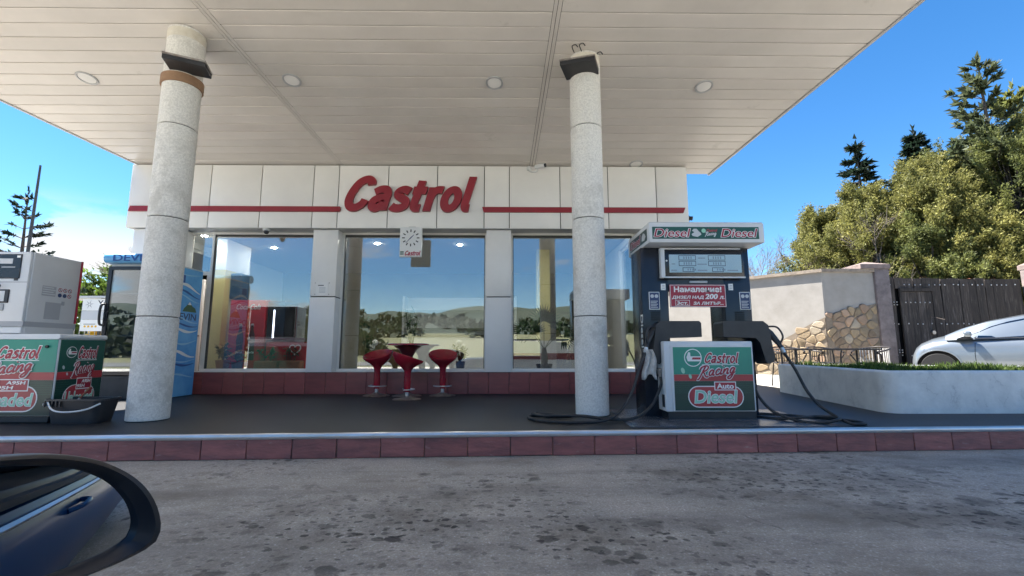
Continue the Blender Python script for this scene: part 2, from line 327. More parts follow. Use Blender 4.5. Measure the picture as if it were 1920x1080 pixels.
def rrect(x0, x1, z0, z1, r, n=5):
    o = []
    for cx, cz, a in ((x1 - r, z1 - r, 0), (x0 + r, z1 - r, 90), (x0 + r, z0 + r, 180), (x1 - r, z0 + r, 270)):
        o += [(cx + r * math.cos(R(a + 90 * i / n)), cz + r * math.sin(R(a + 90 * i / n))) for i in range(n + 1)]
    return o
def props(o, label=None, cat=None, group=None, kind=None):
    if label: o['label'] = label
    if cat: o['category'] = cat
    if group: o['group'] = group
    if kind: o['kind'] = kind
    return o
def thing(name, loc, label, cat, group=None, rz=0.):
    o = bpy.data.objects.new(name, None); COL.objects.link(o); o.location = loc; o.rotation_euler = (0, 0, rz); o.empty_display_size = .1
    return props(o, label, cat, group)
def wloc(o):
    v = Vector((0, 0, 0))
    while o is not None: v = v + Vector(o.location); o = o.parent
    return v
def smooth_mesh(me, ang=40):
    me.shade_smooth() if hasattr(me, 'shade_smooth') else None
    try: me.set_sharp_from_angle(angle=R(ang))
    except Exception: pass
def obj(name, mb, m, parent=None, smooth=True, local=False, kind=None, origin=None):
    """one mesh object; coordinates are the world's unless local (then the parent's)"""
    off = Vector((0, 0, 0))
    if parent is not None and not local: off = wloc(parent)
    o_ = Vector(origin) if origin is not None else off
    me = bpy.data.meshes.new(name); me.from_pydata([(p[0] - o_[0], p[1] - o_[1], p[2] - o_[2]) for p in mb.v], [], mb.f); me.update()
    if smooth: smooth_mesh(me)
    me.materials.append(MATS[m])
    o = bpy.data.objects.new(name, me); COL.objects.link(o)
    if parent is not None: o.parent = parent
    o.location = o_ - off
    if kind: o['kind'] = kind
    return o
def inst(name, me, parent, loc, rot=(0, 0, 0), sc=(1, 1, 1)):
    o = bpy.data.objects.new(name, me); COL.objects.link(o); o.parent = parent; o.location = loc; o.rotation_euler = rot; o.scale = sc; return o
def fast(name, verts, faces, m, parent=None, kind=None):
    """big mesh from numpy arrays, quads or triangles"""
    verts = np.asarray(verts, np.float32).reshape(-1, 3); faces = np.asarray(faces, np.int32); k = faces.shape[1]
    me = bpy.data.meshes.new(name); me.vertices.add(len(verts)); me.vertices.foreach_set('co', verts.ravel())
    me.loops.add(faces.size); me.loops.foreach_set('vertex_index', faces.ravel()); me.polygons.add(len(faces))
    me.polygons.foreach_set('loop_start', np.arange(0, faces.size, k, dtype=np.int32)); me.update(calc_edges=True); me.validate()
    me.materials.append(MATS[m]); o = bpy.data.objects.new(name, me); COL.objects.link(o)
    if parent is not None: o.parent = parent
    if kind: o['kind'] = kind
    return o
# lettering: font outlines as flat or raised geometry, fitted to a box on a plane
def text_mb(s, shear=0., off=0., ext=0., space=1.):
    cu = bpy.data.curves.new('t', 'FONT'); cu.body = s; cu.size = 1; cu.shear = shear; cu.offset = off; cu.extrude = ext; cu.space_character = space
    cu.resolution_u = 3
    ob = bpy.data.objects.new('t', cu); me = ob.to_mesh()
    b = MB(); b.v = [tuple(v.co) for v in me.vertices]; b.f = [tuple(p.vertices) for p in me.polygons]
    ob.to_mesh_clear(); bpy.data.objects.remove(ob); bpy.data.curves.remove(cu); return b
def lettering(name, s, m, parent, o, u, v, wd, ht, depth=.002, shear=0., off=.02, pad=0., space=1., ref=None, lift=0., local=False):
    """o: lower left corner, u / v: unit right / up, wd x ht: box to fill; pad grows the outline copy drawn behind"""
    b = text_mb(s, shear, off + pad, .5, space); r = text_mb(s, shear, off, .0, space) if pad else b
    xs = [p[0] for p in r.v]; ys = [p[1] for p in r.v]; x0, x1, y0, y1 = min(xs), max(xs), min(ys), max(ys)
    u = Vector(u).normalized(); v = Vector(v).normalized(); nn = u.cross(v); o = Vector(o)
    sx, sy = wd / (x1 - x0), ht / (y1 - y0)
    b.v = [tuple(o + u * ((p[0] - x0) * sx) + v * ((p[1] - y0) * sy) + nn * (lift + (p[2] + .5) * depth)) for p in b.v]
    return obj(name, b, m, parent, smooth=False, local=local)
STROKES = {  # heavy slanted sans drawn as strokes: (points, closed), advance
    'C': ([([(.60, .74), (.58, .84), (.44, .90), (.26, .80), (.14, .55), (.11, .30), (.20, .12), (.36, .10), (.50, .20), (.55, .32)], 0)], .66),
    'a': ([([(.10, .53), (.24, .61), (.40, .60), (.46, .48), (.45, .28), (.46, .02)], 0), ([(.45, .36), (.30, .37), (.14, .30), (.12, .15), (.22, .08), (.34, .13), (.45, .26)], 0)], .59),
    's': ([([(.46, .56), (.30, .61), (.16, .55), (.17, .44), (.30, .36), (.42, .28), (.42, .15), (.30, .085), (.16, .09), (.06, .14)], 0)], .52),
    't': ([([(.20, .86), (.17, .50), (.15, .20), (.20, .09), (.34, .09)], 0), ([(.02, .585), (.40, .585)], 0)], .42),
    'r': ([([(.12, .67), (.12, .0)], 0), ([(.12, .34), (.17, .52), (.28, .60), (.42, .595)], 0)], .43),
    'o': ([([(.28 + .18 * math.cos(k * math.pi / 8), .34 + .265 * math.sin(k * math.pi / 8)) for k in range(16)], 1)], .58),
    'l': ([([(.13, .98), (.12, .50), (.11, .20), (.16, .09), (.26, .09)], 0)], .30)}
def stroke_word(name, s, m, parent, o, u, v, wd, ht, depth=.001, grow=0., lift=0., sw=.165, shear=.27, per=False):
    o = Vector(o); u = Vector(u).normalized(); v = Vector(v).normalized(); nn = u.cross(v); x = 0; L_ = []
    for ch in s:
        st_, adv = STROKES[ch]; L_.append((x, st_)); x += adv
    tot = x + .2; sx = wd / tot; sy = ht / 1.0; res = []; cur = MB(); ob = None
    for x, st_ in L_:
        if per: cur = MB()
        for i, (pts, cl) in enumerate(st_):
            p = [Vector((a + x, c, 0)) for a, c in pts]
            if cl: p = [p[-2], p[-1]] + p + [p[0], p[1], p[2]]
            q = spline(p, 5) if len(p) > 2 else p
            if cl: q = q[10:-10]
            w2 = sw / 2 + grow; rows = []
            if grow and not cl: q = [q[0] - (q[1] - q[0]).normalized() * grow] + q[1:-1] + [q[-1] + (q[-1] - q[-2]).normalized() * grow]
            for k, pt in enumerate(q):
                t = (q[min(k + 1, len(q) - 1)] - q[max(k - 1, 0)]).normalized()
                if cl and k in (0, len(q) - 1): t = (q[1] - q[-2]).normalized()
                nr = Vector((-t.y, t.x, 0)) * w2
                for e in (pt + nr, pt - nr):
                    xx = (e.x + shear * e.y) * sx; yy = e.y * sy; dz = lift + .0005 * i * (depth / .001 if depth < .01 else 3)
                    rows.append((o + u * xx + v * yy + nn * dz, o + u * xx + v * yy + nn * (dz + depth)))
            vv = [pp for r in rows for pp in r]; n_ = len(q); f = []
            for k in range(n_ - 1):
                a0, a1, b0, b1 = 4 * k, 4 * k + 1, 4 * k + 2, 4 * k + 3; c0, c1, d0, d1 = a0 + 4, a1 + 4, b0 + 4, b1 + 4
                f += [(a1, b1, d1, c1), (b0, a0, c0, d0), (a0, a1, c1, c0), (b1, b0, d0, d1)]
            f += [(0, 2, 3, 1), (4 * n_ - 4, 4 * n_ - 3, 4 * n_ - 1, 4 * n_ - 2)]
            cur.add(vv, f)
        if per: obj(name, cur, m, parent, smooth=False)
    return None if per else obj(name, cur, m, parent, smooth=False)
RACING = [  # pen strokes of a brush script word, unit height letters
    [(.02, -.18), (.10, -.22), (.20, -.05), (.36, .55), (.47, .92), (.50, .98)],
    [(.12, .70), (.16, .90), (.34, 1.02), (.56, 1.05), (.72, .95), (.72, .75), (.58, .58), (.40, .50), (.52, .30), (.64, .05), (.78, -.05), (.88, .02)],
    [(1.22, .52), (1.10, .58), (.96, .46), (.92, .22), (1.0, .06), (1.14, .16), (1.26, .54), (1.22, .20), (1.26, .06), (1.36, .12)],
    [(1.74, .50), (1.66, .62), (1.52, .52), (1.46, .26), (1.54, .08), (1.68, .10), (1.80, .24)],
    [(1.88, .58), (1.84, .24), (1.88, .08), (1.98, .14)], [(1.95, .84), (1.97, .90)],
    [(2.10, .60), (2.06, .08)], [(2.08, .22), (2.22, .52), (2.36, .58), (2.40, .44), (2.36, .16), (2.42, .07), (2.52, .16)],
    [(2.90, .54), (2.78, .62), (2.64, .48), (2.62, .22), (2.72, .10), (2.84, .24), (2.94, .60), (2.88, .0), (2.76, -.36), (2.58, -.42), (2.52, -.28), (2.70, -.08), (3.02, .18)]]
def script(name, m, parent, o, u, v, wd, ht, rad, lift=0., rise=.16, local=False):
    b = MB(); o = Vector(o); u = Vector(u).normalized(); v = Vector(v).normalized(); nn = u.cross(v); sx = wd / 3.2; sy = ht / 1.5
    for i, st in enumerate(RACING):
        sh = lambda p: ((p[0] + .22 * p[1]) * sx, (p[1] + .42) * sy + rise * p[0] * sx)
        pts = [o + u * sh(p)[0] + v * sh(p)[1] + nn * (lift + .0003 * i) for p in spline([(a, c, 0) for a, c in st], 5)]
        b.tube(pts, rad, 6, flat=nn)
    return obj(name, b, m, parent, local=local)
def flat(name, pts, m, parent, o, u, v, depth=.002, lift=0., local=False):
    """a thin plate: polygon pts in plane coordinates (right, up) on the plane o, u, v"""
    u = Vector(u).normalized(); v = Vector(v).normalized(); nn = u.cross(v); o = Vector(o); n = len(pts)
    b = MB(); b.add([o + u * p[0] + v * p[1] + nn * lift for p in pts] + [o + u * p[0] + v * p[1] + nn * (lift + depth) for p in pts],
                    [tuple(range(n - 1, -1, -1)), tuple(range(n, 2 * n))] + [(i, (i + 1) % n, (i + 1) % n + n, i + n) for i in range(n)])
    return obj(name, b, m, parent, smooth=False, local=local)
X, Yv, Zv = (1, 0, 0), (0, 1, 0), (0, 0, 1)
K = .18
# ================================================================ SETTING
def sheet(name, pts, z, m, kind='structure'):
    b = MB(); b.add([(x, y, z) for x, y in pts], [tuple(range(len(pts)))]); return obj(name, b, m, smooth=False, kind=kind)
sheet('ground', [(-3000, -3000), (3000, -3000), (3000, 3000), (-3000, 3000)], -.03, 'grass_field')
sheet('forecourt', [(-45, -9), (45, -9), (45, 4.9), (-45, 3.2)], 0, 'asphalt')
sheet('bounce_apron', [(-40, -8.9), (40, -8.9), (40, -1.3), (-40, -1.3)], .004, 'bounce_apron')  # pale sheet added over the forecourt to bounce sunlight onto soffit and facade
sheet('road', [(-600, -20), (600, -20), (600, -12), (-600, -12)], -.012, 'road_asphalt')
sheet('yard', [(-45, 4.6), (-14, 4.6), (-14, 7.6), (4.94, 7.6), (15, 5.4), (45, 5.4), (45, 60), (-45, 60)], K - .008, 'concrete_yard')
KA = R(2.687); ko = Vector((.045, 3.85, 0)); kd = Vector((math.cos(KA), math.sin(KA), 0)); kn = Vector((-kd.y, kd.x, 0))
def kpt(s, d=0.): p = ko + kd * s + kn * d; return (p.x, p.y)
platform_ob = sheet('platform', [kpt(-14.3, .028), kpt(15, .028), (15, 7.2), (5.4, 7.58), (4.94, 7.6), (4.94, 12.6), (2.2, 12.6), (2.2, 7.36), (-14.2, 7.36)], K, 'platform')  # edge beside the yard follows the building's shadow line; tone change paints shade and sun
kerb = obj('kerb', MB().box(-14.3, 15, .014, .2, -.05, K - .004), 'mortar', smooth=False, kind='structure')
kerb.location = ko; kerb.rotation_euler = (0, 0, KA)
b = MB(); b.bbox(-.1705, .1705, 0, .014, .004, .158, .004, 1); tile_me = obj('kerb_tile', b, 'red_tile', kerb, local=True); tile_me.location = (-.186, 0, 0)
for i in range(-32, 40):
    if i != 0: inst('kerb_tile', tile_me.data, kerb, (-.186 + i * .346, random.uniform(-.003, .002), random.uniform(-.002, .002)), (random.uniform(-.01, .01), 0, 0))
st = [(-.012, .155), (-.018, .163), (-.018, .186), (-.010, .197), (.004, .200), (.030, .1835), (.030, .155)]
obj('edge_strip', MB().prism(st, 'x', -14.3, 15), 'chrome', kerb, local=True)
# land behind the viewer, mirrored in the shop windows
def terrain():
    xs = np.linspace(-1700, 1700, 120); ts = np.concatenate([np.linspace(30, 400, 30), np.linspace(430, 2200, 50)])
    Xg, Tg = np.meshgrid(xs, ts); base = np.interp(Tg, [30, 60, 330, 420, 900, 1500, 2200], [-.6, 0, 13, 20, 62, 128, 170])
    nz = sum(a * np.sin(Xg / s1 + p) * np.cos(Tg / s2 + p * 2) for a, s1, s2, p in ((1, 260, 300, .4), (.6, 120, 170, 2.1), (.35, 60, 90, 4.), (.2, 31, 44, 1.)))
    Zg = base + nz * np.interp(Tg, [30, 250, 600, 1500], [0, .6, 9, 26]) - np.interp(Xg, [-200, 300, 900, 1700], [0, 10, 30, 10]) * np.interp(Tg, [400, 1500], [0, 1])
    v = np.stack([Xg, -Tg, Zg], -1).reshape(-1, 3); n, k = Xg.shape
    i = np.arange(n * k).reshape(n, k); f = np.stack([i[:-1, :-1], i[1:, :-1], i[1:, 1:], i[:-1, 1:]], -1).reshape(-1, 4)
    o = fast('hills', v, f, 'hill_ground', kind='structure'); smooth_mesh(o.data, 180)
    o.data.materials.append(MATS['grass_field'])
    for p in o.data.polygons:
        if p.center.y > -300: p.material_index = 1
    return lambda x, y: float(np.interp(-y, ts, Zg[:, np.argmin(abs(xs - x))]))
tz = terrain()
def leafcloud(c, r, n, size, rg, up=0.):
    """n random quads filling an ellipsoid c, r (denser near its skin)"""
    d = rg.normal(size=(n, 3)); d /= np.linalg.norm(d, axis=1, keepdims=True); rad = rg.uniform(.35, 1, (n, 1)) ** .6
    p = np.asarray(c) + d * rad * np.asarray(r)
    a = rg.normal(size=(n, 3)); a[:, 2] += up; a /= np.linalg.norm(a, axis=1, keepdims=True)
    q = np.cross(a, rg.normal(size=(n, 3))); q /= np.linalg.norm(q, axis=1, keepdims=True)
    s = size * rg.uniform(.6, 1.4, (n, 1)); a = a * s; q = q * s * .5
    v = np.stack([p - a * .2, p + a * .35 + q, p + a, p + a * .35 - q], 1).reshape(-1, 3)
    return v
def quads(v): return np.arange(len(v)).reshape(-1, 4)
V = []
for i in range(520):
    x = rng.uniform(-700, 700); y = -rng.choice([rng.uniform(180, 300), rng.uniform(300, 420), rng.uniform(420, 900)]); s = rng.uniform(3, 7) * (1 if y > -420 else 1.6)
    V.append(leafcloud((x, y, tz(x, y) + s * .5), (s, s, s * .8), 46, s * .55, rng, .4))
for i in range(150):
    x = rng.uniform(-95, -20); y = -rng.uniform(40, 62); s = rng.uniform(1.4, 2.6); V.append(leafcloud((x, y, rng.uniform(.4, 2.6)), (s, s, s * .8), 60, s * .45, rng, .4))
V = np.concatenate(V); props(fast('woodland', V, quads(V), 'leaf_far', kind='stuff'), 'distant belt of green trees below the hills across the field', 'trees')

# ================================================================ STATION BUILDING
YF, YG = 7.14, 7.34
bld = thing('station_building', (-1.5, 7.3, K), 'long white shop building with red striped fascia behind the pumps', 'building')
# shell
obj('floor', MB().box(-5.95, 2.15, 7.30, 11.9, K + .004, K + .03), 'inside_floor', bld, False)
obj('ceiling', MB().box(-5.95, 2.15, 7.56, 11.9, 2.86, 2.92), 'ceiling_grey', bld, False)
bw = obj('rear_wall', MB().box(-6.0, 2.9, 11.9, 12.1, K, 4.1), 'rear_yellow_dimmed', bld, False)
obj('roof_slab', MB().box(-6.02, 2.9, 7.45, 12.1, 3.80, 4.02), 'grey_metal', bld, False)
sw = MB().box(-6.0, -5.86, 9.6, 11.9, K, 3.84).box(-6.0, -5.86, YG, 9.6, 2.75, 3.84).box(-6.0, -5.86, YG, 7.5, K, 2.75)
obj('side_wall', sw, 'inside_white', bld, False)
sw = MB().box(2.16, 2.30, 8.6, 11.9, K, 3.84).box(2.16, 2.30, YG, 8.6, 2.75, 3.84).box(2.16, 2.30, YG, 8.6, K, .55)
obj('side_wall', sw, 'white_paint', bld, False)
obj('lintel', MB().box(-5.86, 2.3, 7.42, 7.54, 2.80, 2.86).box(-6.0, 2.9, 7.165, 7.36, 2.80, 3.83).box(-6.02, -5.98, 7.165, 11, 2.80, 3.83).box(2.86, 2.9, 7.165, 11, 2.8, 3.83), 'dark_gap', bld, False)
obj('fascia_soffit', MB().box(-6.02, 2.92, 7.15, 7.56, 2.787, 2.797), 'grey_metal', bld, False)
# fascia panels
jx = [-6.06, -5.59, -4.778, -3.966, -3.126, -2.722, -1.922, -1.128, -.367, .04, .865, 1.648, 2.434, 2.935]
for a, c in zip(jx[:-1], jx[1:]):
    obj('fascia_panel', MB().bbox(a + .006, c - .006, YF, YF + .03, 2.79, 3.835, .006, 2), 'white_panel', bld, origin=((a + c) / 2, YF, 3.2))
obj('fascia_panel', MB().bbox(-6.07, -6.045, YF + .01, 9.0, 2.79, 3.835, .004, 1), 'white_panel', bld, origin=(-6.05, 8, 3.2))
obj('fascia_panel', MB().bbox(2.925, 2.95, YF + .01, 9.0, 2.79, 3.835, .004, 1), 'white_panel', bld, origin=(2.93, 8, 3.2))
obj('red_stripe', MB().prism([(-6.03, 3.05), (-2.675, 3.05), (-2.665, 3.09), (-2.675, 3.135), (-6.0, 3.135)], 'y', YF - .035, YF - .002), 'sign_red', bld, False)
obj('red_stripe', MB().prism([(-.375, 3.05), (2.85, 3.05), (2.885, 3.135), (-.395, 3.135)], 'y', YF - .035, YF - .002), 'sign_red', bld, False)
# pillars with stacked cladding panels
for x0, x1 in ((-3.115, -2.715), (-.330, .070)):
    obj('pillar', MB().box(x0 + .012, x1 - .012, 7.235, 7.54, .5, 2.785), 'dark_gap', bld, False)
    for z0, z1 in ((.515, 1.685), (1.70, 2.782)):
        obj('pillar_panel', MB().bbox(x0, x1, 7.215, 7.52, z0, z1, .006, 2), 'white_panel', bld, origin=((x0 + x1) / 2, 7.12, z0))
obj('pillar_panel', MB().bbox(-5.97, -5.20, 7.20, 7.50, .515, 2.782, .006, 2), 'white_panel', bld, origin=(-5.6, 7.2, .5))
obj('corner_post', MB().bbox(2.125, 2.20, 7.40, 7.54, .515, 2.782, .006, 2), 'frame_white', bld)
# windows
for x0, x1 in ((-4.86, -3.115), (-2.715, -.33), (.070, 2.125)):
    f = MB().box(x0, x1, 7.43, 7.53, .5165, .560).box(x0, x1, 7.44, 7.52, 2.755, 2.80).box(x0, x0 + .03, 7.44, 7.52, .560, 2.755).box(x1 - .03, x1, 7.44, 7.52, .560, 2.755)
    wn = obj('window', f, 'frame_white', bld, False)
    obj('seal', MB().box(x0 + .03, x1 - .03, 7.455, 7.505, 2.725, 2.755).box(x0 + .03, x0 + .042, 7.455, 7.505, .560, 2.725).box(x1 - .042, x1 - .03, 7.455, 7.505, .560, 2.725), 'frame_dark', wn, False)
    obj('pane', MB().box(x0 + .042, x1 - .042, 7.475, 7.481, .560, 2.725), 'window_glass', wn, False)
obj('sill', MB().box(-5.97, 2.2, 7.238, 7.45, .5165, .5235), 'frame_white', bld, False)
wn = obj('transom', MB().box(-5.20, -4.86, 7.44, 7.52, 2.08, 2.13).box(-5.20, -4.86, 7.44, 7.52, 2.755, 2.80).box(-4.90, -4.862, 7.44, 7.52, K, 2.08), 'frame_white', bld, False)
obj('pane', MB().box(-5.20, -4.86, 7.475, 7.481, 2.13, 2.755), 'window_glass', wn, False)
# side glazing
wn = obj('window', MB().box(-5.95, -5.90, 7.5, 9.6, 2.70, 2.75).box(-5.95, -5.90, 7.5, 9.6, K, K + .08).box(-5.95, -5.90, 8.05, 8.12, K, 2.7).box(-5.95, -5.90, 9.1, 9.16, K, 2.7).box(-5.95, -5.9, 7.5, 9.6, 2.06, 2.13), 'frame_white', bld, False)
obj('pane', MB().box(-5.93, -5.924, 7.5, 9.6, K, 2.7), 'display_glass', wn, False)
wn = obj('window', MB().box(2.2, 2.25, 7.42, 8.6, 2.70, 2.75).box(2.2, 2.25, 7.42, 8.6, .55, .6), 'frame_white', bld, False)
obj('pane', MB().box(2.22, 2.226, 7.42, 8.6, .6, 2.7), 'display_glass', wn, False)
obj('base_wall', MB().box(-4.86, 2.2, 7.245, 7.54, K, .516), 'mortar', bld, False)
b = MB(); b.bbox(-.1555, .1555, -.012, 0, .002, .330, .004, 1)
t0 = obj('base_tile', b, 'wall_tile', bld, local=True); t0.location = Vector((-5.80, 7.245, K)) - Vector(bld.location)
for i in range(1, 26): inst('base_tile', t0.data, bld, Vector((-5.80 + i * .3155, 7.245 + random.uniform(-.0015, .0015), K)) - Vector(bld.location))
# inner column, ceiling lamps with an added fill row
obj('inner_column', MB().box(-5.32, -5.08, 8.2, 8.95, K + .03, 2.86), 'inside_yellow', bld, False)
obj('inner_column', MB().box(.60, .86, 9.0, 9.3, K + .03, 2.86), 'inside_yellow', bld, False)
obj('inner_band', MB().box(-5.325, -5.075, 8.195, 8.955, 2.30, 2.859), 'inside_white', bld, False)
for x, y in ((-4.6, 7.80), (-3.95, 7.80), (-5.35, 7.95), (-2.3, 7.80), (-.8, 7.80), (.6, 7.80), (1.6, 7.80), (-2.45, 8.5), (-.9, 8.6), (-4.6, 8.9)):  # row near the glass is added out of view to brighten the interior
    obj('ceiling_fill_lamp', MB().lathe([(0, 2.852), (.04, 2.852), (.045, 2.859)], 20, (x, y, 0)), 'lamp_fill_lit', bld)
# red raised word on the fascia, letter by letter
sg = thing('fascia_sign', (-1.55, YF, 3.05), 'large red raised italic word in the middle of the white fascia', 'sign')
stroke_word('letter', 'Castrol', 'sign_red', sg, (-2.64, YF - .012, 3.055), X, Zv, 2.16, .585, .055, per=True, sw=.21)
# hanging clock
ck = thing('wall_clock', (-1.507, 7.03, 2.30), 'square white clock panel hanging under the fascia over the middle window', 'clock')
obj('case', MB().bbox(-1.678, -1.337, 7.02, 7.09, 2.30, 2.775, .006, 2), 'white_plastic', ck)
cc = (-1.507, 7.02, 2.60)
for i in range(12):
    a = R(30 * i); l0, l1 = .094, .136; p = [(l0 * math.sin(a) + s * .0085 * math.cos(a), l0 * math.cos(a) - s * .0085 * math.sin(a)) for s in (-1, 1)] + [(l1 * math.sin(a) + s * .0085 * math.cos(a), l1 * math.cos(a) - s * .0085 * math.sin(a)) for s in (1, -1)]
    flat('hour_mark', p, 'print_black', ck, cc, X, Zv, .002, .0005)
for nm, a, l1, wd in (('minute_hand', R(222), .11, .006), ('hour_hand', R(45), .07, .008)):
    p = [(-.02 * math.sin(a) - wd * math.cos(a), -.02 * math.cos(a) + wd * math.sin(a)), (l1 * math.sin(a) - wd * .4 * math.cos(a), l1 * math.cos(a) + wd * .4 * math.sin(a)), (l1 * math.sin(a) + wd * .4 * math.cos(a), l1 * math.cos(a) - wd * .4 * math.sin(a)), (-.02 * math.sin(a) + wd * math.cos(a), -.02 * math.cos(a) - wd * math.sin(a))]
    flat(nm, p, 'print_navy', ck, cc, X, Zv, .003, .003 if nm[0] == 'h' else .007)
stroke_word('lettering', 'Castrol', 'print_crimson', ck, (-1.600, 7.019, 2.318), X, Zv, .255, .078, .002, sw=.20)
for z in (2.332, 2.352, 2.372): flat('small_print', [(0, 0), (.055, 0), (.055, .013), (0, .013)], 'print_green', ck, (-1.665, 7.0195, z), X, Zv, .002)
obj('bracket', MB().box(-1.56, -1.45, 7.09, 7.14, 2.72, 2.80), 'grey_metal', ck, False)
# notice on the pillar
nb = thing('notice_holder', (-2.93, 7.21, 1.71), 'small clear framed notice on the white pillar beside the entrance window', 'notice')
obj('sheet', MB().box(-3.02, -2.83, 7.208, 7.213, 1.715, 1.925), 'white_panel', nb, False)
flat('small_print', [(.03, .15), (.12, .15), (.12, .163), (.03, .163)], 'print_black', nb, (-3.02, 7.2075, 1.715), X, Zv, .001)
for i in range(5): flat('small_print', [(.05, .04 + i * .02), (.15, .04 + i * .02), (.15, .045 + i * .02), (.05, .045 + i * .02)], 'print_grey', nb, (-3.02, 7.2075, 1.715), X, Zv, .001)
for x, z in ((-3.035, 1.73), (-3.035, 1.91), (-2.815, 1.73), (-2.815, 1.91)): obj('fixing', MB().tube([(x, 7.214, z), (x, 7.204, z)], .007, 8), 'steel_dull', nb)
# cameras
c1 = thing('dome_camera', (-3.83, 7.2, 2.79), 'small white dome camera under the fascia over the drinks window', 'camera')
obj('mount', MB().lathe([(0, 2.79), (.055, 2.79), (.055, 2.765), (.045, 2.755)], 20, (-3.87, 7.21, 0)), 'white_plastic', c1)
obj('eye', MB().lathe([(0, 2.70), (.02, 2.705), (.036, 2.72), (.042, 2.745), (.042, 2.757)], 20, (-3.87, 7.21, 0)), 'black_gloss', c1)
c2 = thing('bullet_camera', (.42, 7.02, 3.70), 'white bullet camera at the top edge of the fascia near the column', 'camera')
obj('body', MB().tube([(.46, 7.02, 3.775), (.60, 6.93, 3.765)], [.036, .036], 14), 'white_plastic', c2)
obj('lens', MB().tube([(.598, 6.931, 3.765), (.615, 6.92, 3.764)], .030, 14), 'black_gloss', c2)
obj('bracket', MB().tube(spline([(.36, 7.13, 3.79), (.38, 7.03, 3.70), (.47, 7.0, 3.69), (.50, 7.0, 3.75)], 5), .010, 8).tube([(.36, 7.14, 3.79), (.36, 7.11, 3.79)], .04, 12), 'white_plastic', c2)
c3 = thing('side_camera', (2.97, 7.2, 2.9), 'tiny dark camera on the far end of the fascia above the diesel pump', 'camera')
obj('body', MB().tube([(2.95, 7.2, 2.99), (3.01, 7.16, 2.97)], [.03, .036], 12), 'black_plastic', c3)
obj('bracket', MB().box(2.95, 2.97, 7.18, 7.24, 2.93, 3.03), 'frame_dark', c3, False)

# ================================================================ CANOPY
SL = .16
def cz(y): return 3.86 + SL * (YF - y)
def edge(p, q): return lambda y: p[0] + (q[0] - p[0]) * (y - p[1]) / (q[1] - p[1])
e0 = edge((-6.626, 5.664), (-6.006, 7.207)); e1 = edge((-3.134, 4.188), (-2.712, 7.179)); e2 = edge((.52, 4.153), (.416, 7.152)); e3 = edge((4.181, 4.117), (3.434, 7.423))
can = thing('canopy', (-1, 5, 4.2), 'wide off white canopy of long planks roofing the pump island', 'canopy')
b = MB(); ys_ = (7.42, -0.9)
tp = lambda y, d: [(e0(y), y, cz(y) + d), (e3(y), y, cz(y) + d)]
lo = tp(7.42, .03) + tp(-0.9, .03)[::-1]; hi = [(x, y, z + .34) for x, y, z in lo]
b.add(lo + hi, [(0, 1, 2, 3), (7, 6, 5, 4), (0, 4, 5, 1), (1, 5, 6, 2), (2, 6, 7, 3), (3, 7, 4, 0)]); obj('deck', b, 'dark_gap', can, False)
pitch = .183
def plank(name, xa, xb, ya, yb, kind=None):
    d = .014; q = [(xa(ya), ya), (xb(ya), ya), (xb(yb), yb), (xa(yb), yb)]
    lo = [(x, y, cz(y)) for x, y in q]; hi = [(x, y, cz(y) + d) for x, y in q]; ins = .004
    mid = [((xa(y) if i in (0, 3) else xb(y)), y, cz(y) + .005) for i, (x, y) in enumerate(q)]
    lo2 = [(x, y + (ins if y == min(ya, yb) else -ins), z) for x, y, z in lo]
    b = MB(); b.add(lo2 + mid + hi, [(0, 1, 2, 3), (0, 4, 5, 1), (1, 5, 6, 2), (2, 6, 7, 3), (3, 7, 4, 0), (4, 8, 9, 5), (5, 9, 10, 6), (6, 10, 11, 7), (7, 11, 8, 4)])
    return obj(name, b, 'soffit', can, False, kind=kind, origin=((xa(ya) + xb(ya)) / 2, ya, cz(ya)))
bays = ((lambda y: e0(y) + .02, lambda y: e1(y) - .045), (lambda y: e1(y) + .045, lambda y: e2(y) - .045), (lambda y: e2(y) + .045, lambda y: e3(y) - .02))
ny = int((7.40 - 3.6) / pitch)
for j in range(ny):
    ya = 7.40 - j * pitch; yb = ya - pitch + .011 + random.uniform(0, .003)
    for a, c in bays: plank('soffit_plank', a, c, yb, ya)
yend = 7.40 - ny * pitch; b = MB(); y = yend
while y > -0.8:
    for a, c in bays:
        q = [(a(y), y), (a(y - pitch + .006), y - pitch + .006), (c(y - pitch + .006), y - pitch + .006), (c(y), y)]
        b.add([(x, yy, cz(yy)) for x, yy in q], [(0, 1, 2, 3)])
    y -= pitch
obj('soffit_field', b, 'soffit', can, False, kind='stuff')
for e in (e1, e2):
    plank('divider_strip', (lambda y, e=e: e(y) - .040), (lambda y, e=e: e(y) - .004), -0.85, 7.40)
    plank('divider_strip', (lambda y, e=e: e(y) + .002), (lambda y, e=e: e(y) + .040), -0.85, 7.40)
for e, s in ((e0, -1), (e3, 1)):
    b = MB(); q = [(e(7.42), 7.42), (e(-0.9), -0.9)]; v = []
    for x, y in q:
        for dx, dz in ((-.018, -.012), (.018, -.012), (.018, .38), (-.018, .38)): v.append((x + dx, y, cz(y) + dz))
    b.add(v, [(0, 1, 5, 4), (1, 2, 6, 5), (2, 3, 7, 6), (3, 0, 4, 7), (3, 2, 1, 0), (4, 5, 6, 7)]); obj('edge_trim', b, 'grey_metal', can, False)
for x, y in ((-5.15, 5.264), (-2.658, 5.276), (-.157, 5.298), (2.483, 5.338), (2.11, 7.10)):
    z = cz(y); tl = lambda r, zz, a, r0=0: -SL * r * math.sin(a)
    dl = obj('downlight', MB().lathe([(.088, .004), (.093, -.012), (.108, -.012), (.112, .004)], 28, (x, y, z), tl), 'grey_metal', can)
    obj('diffuser', MB().lathe([(0, -.010), (.05, -.010), (.087, -.006), (.087, .0)], 28, (x, y, z), tl), 'lamp_off', dl)
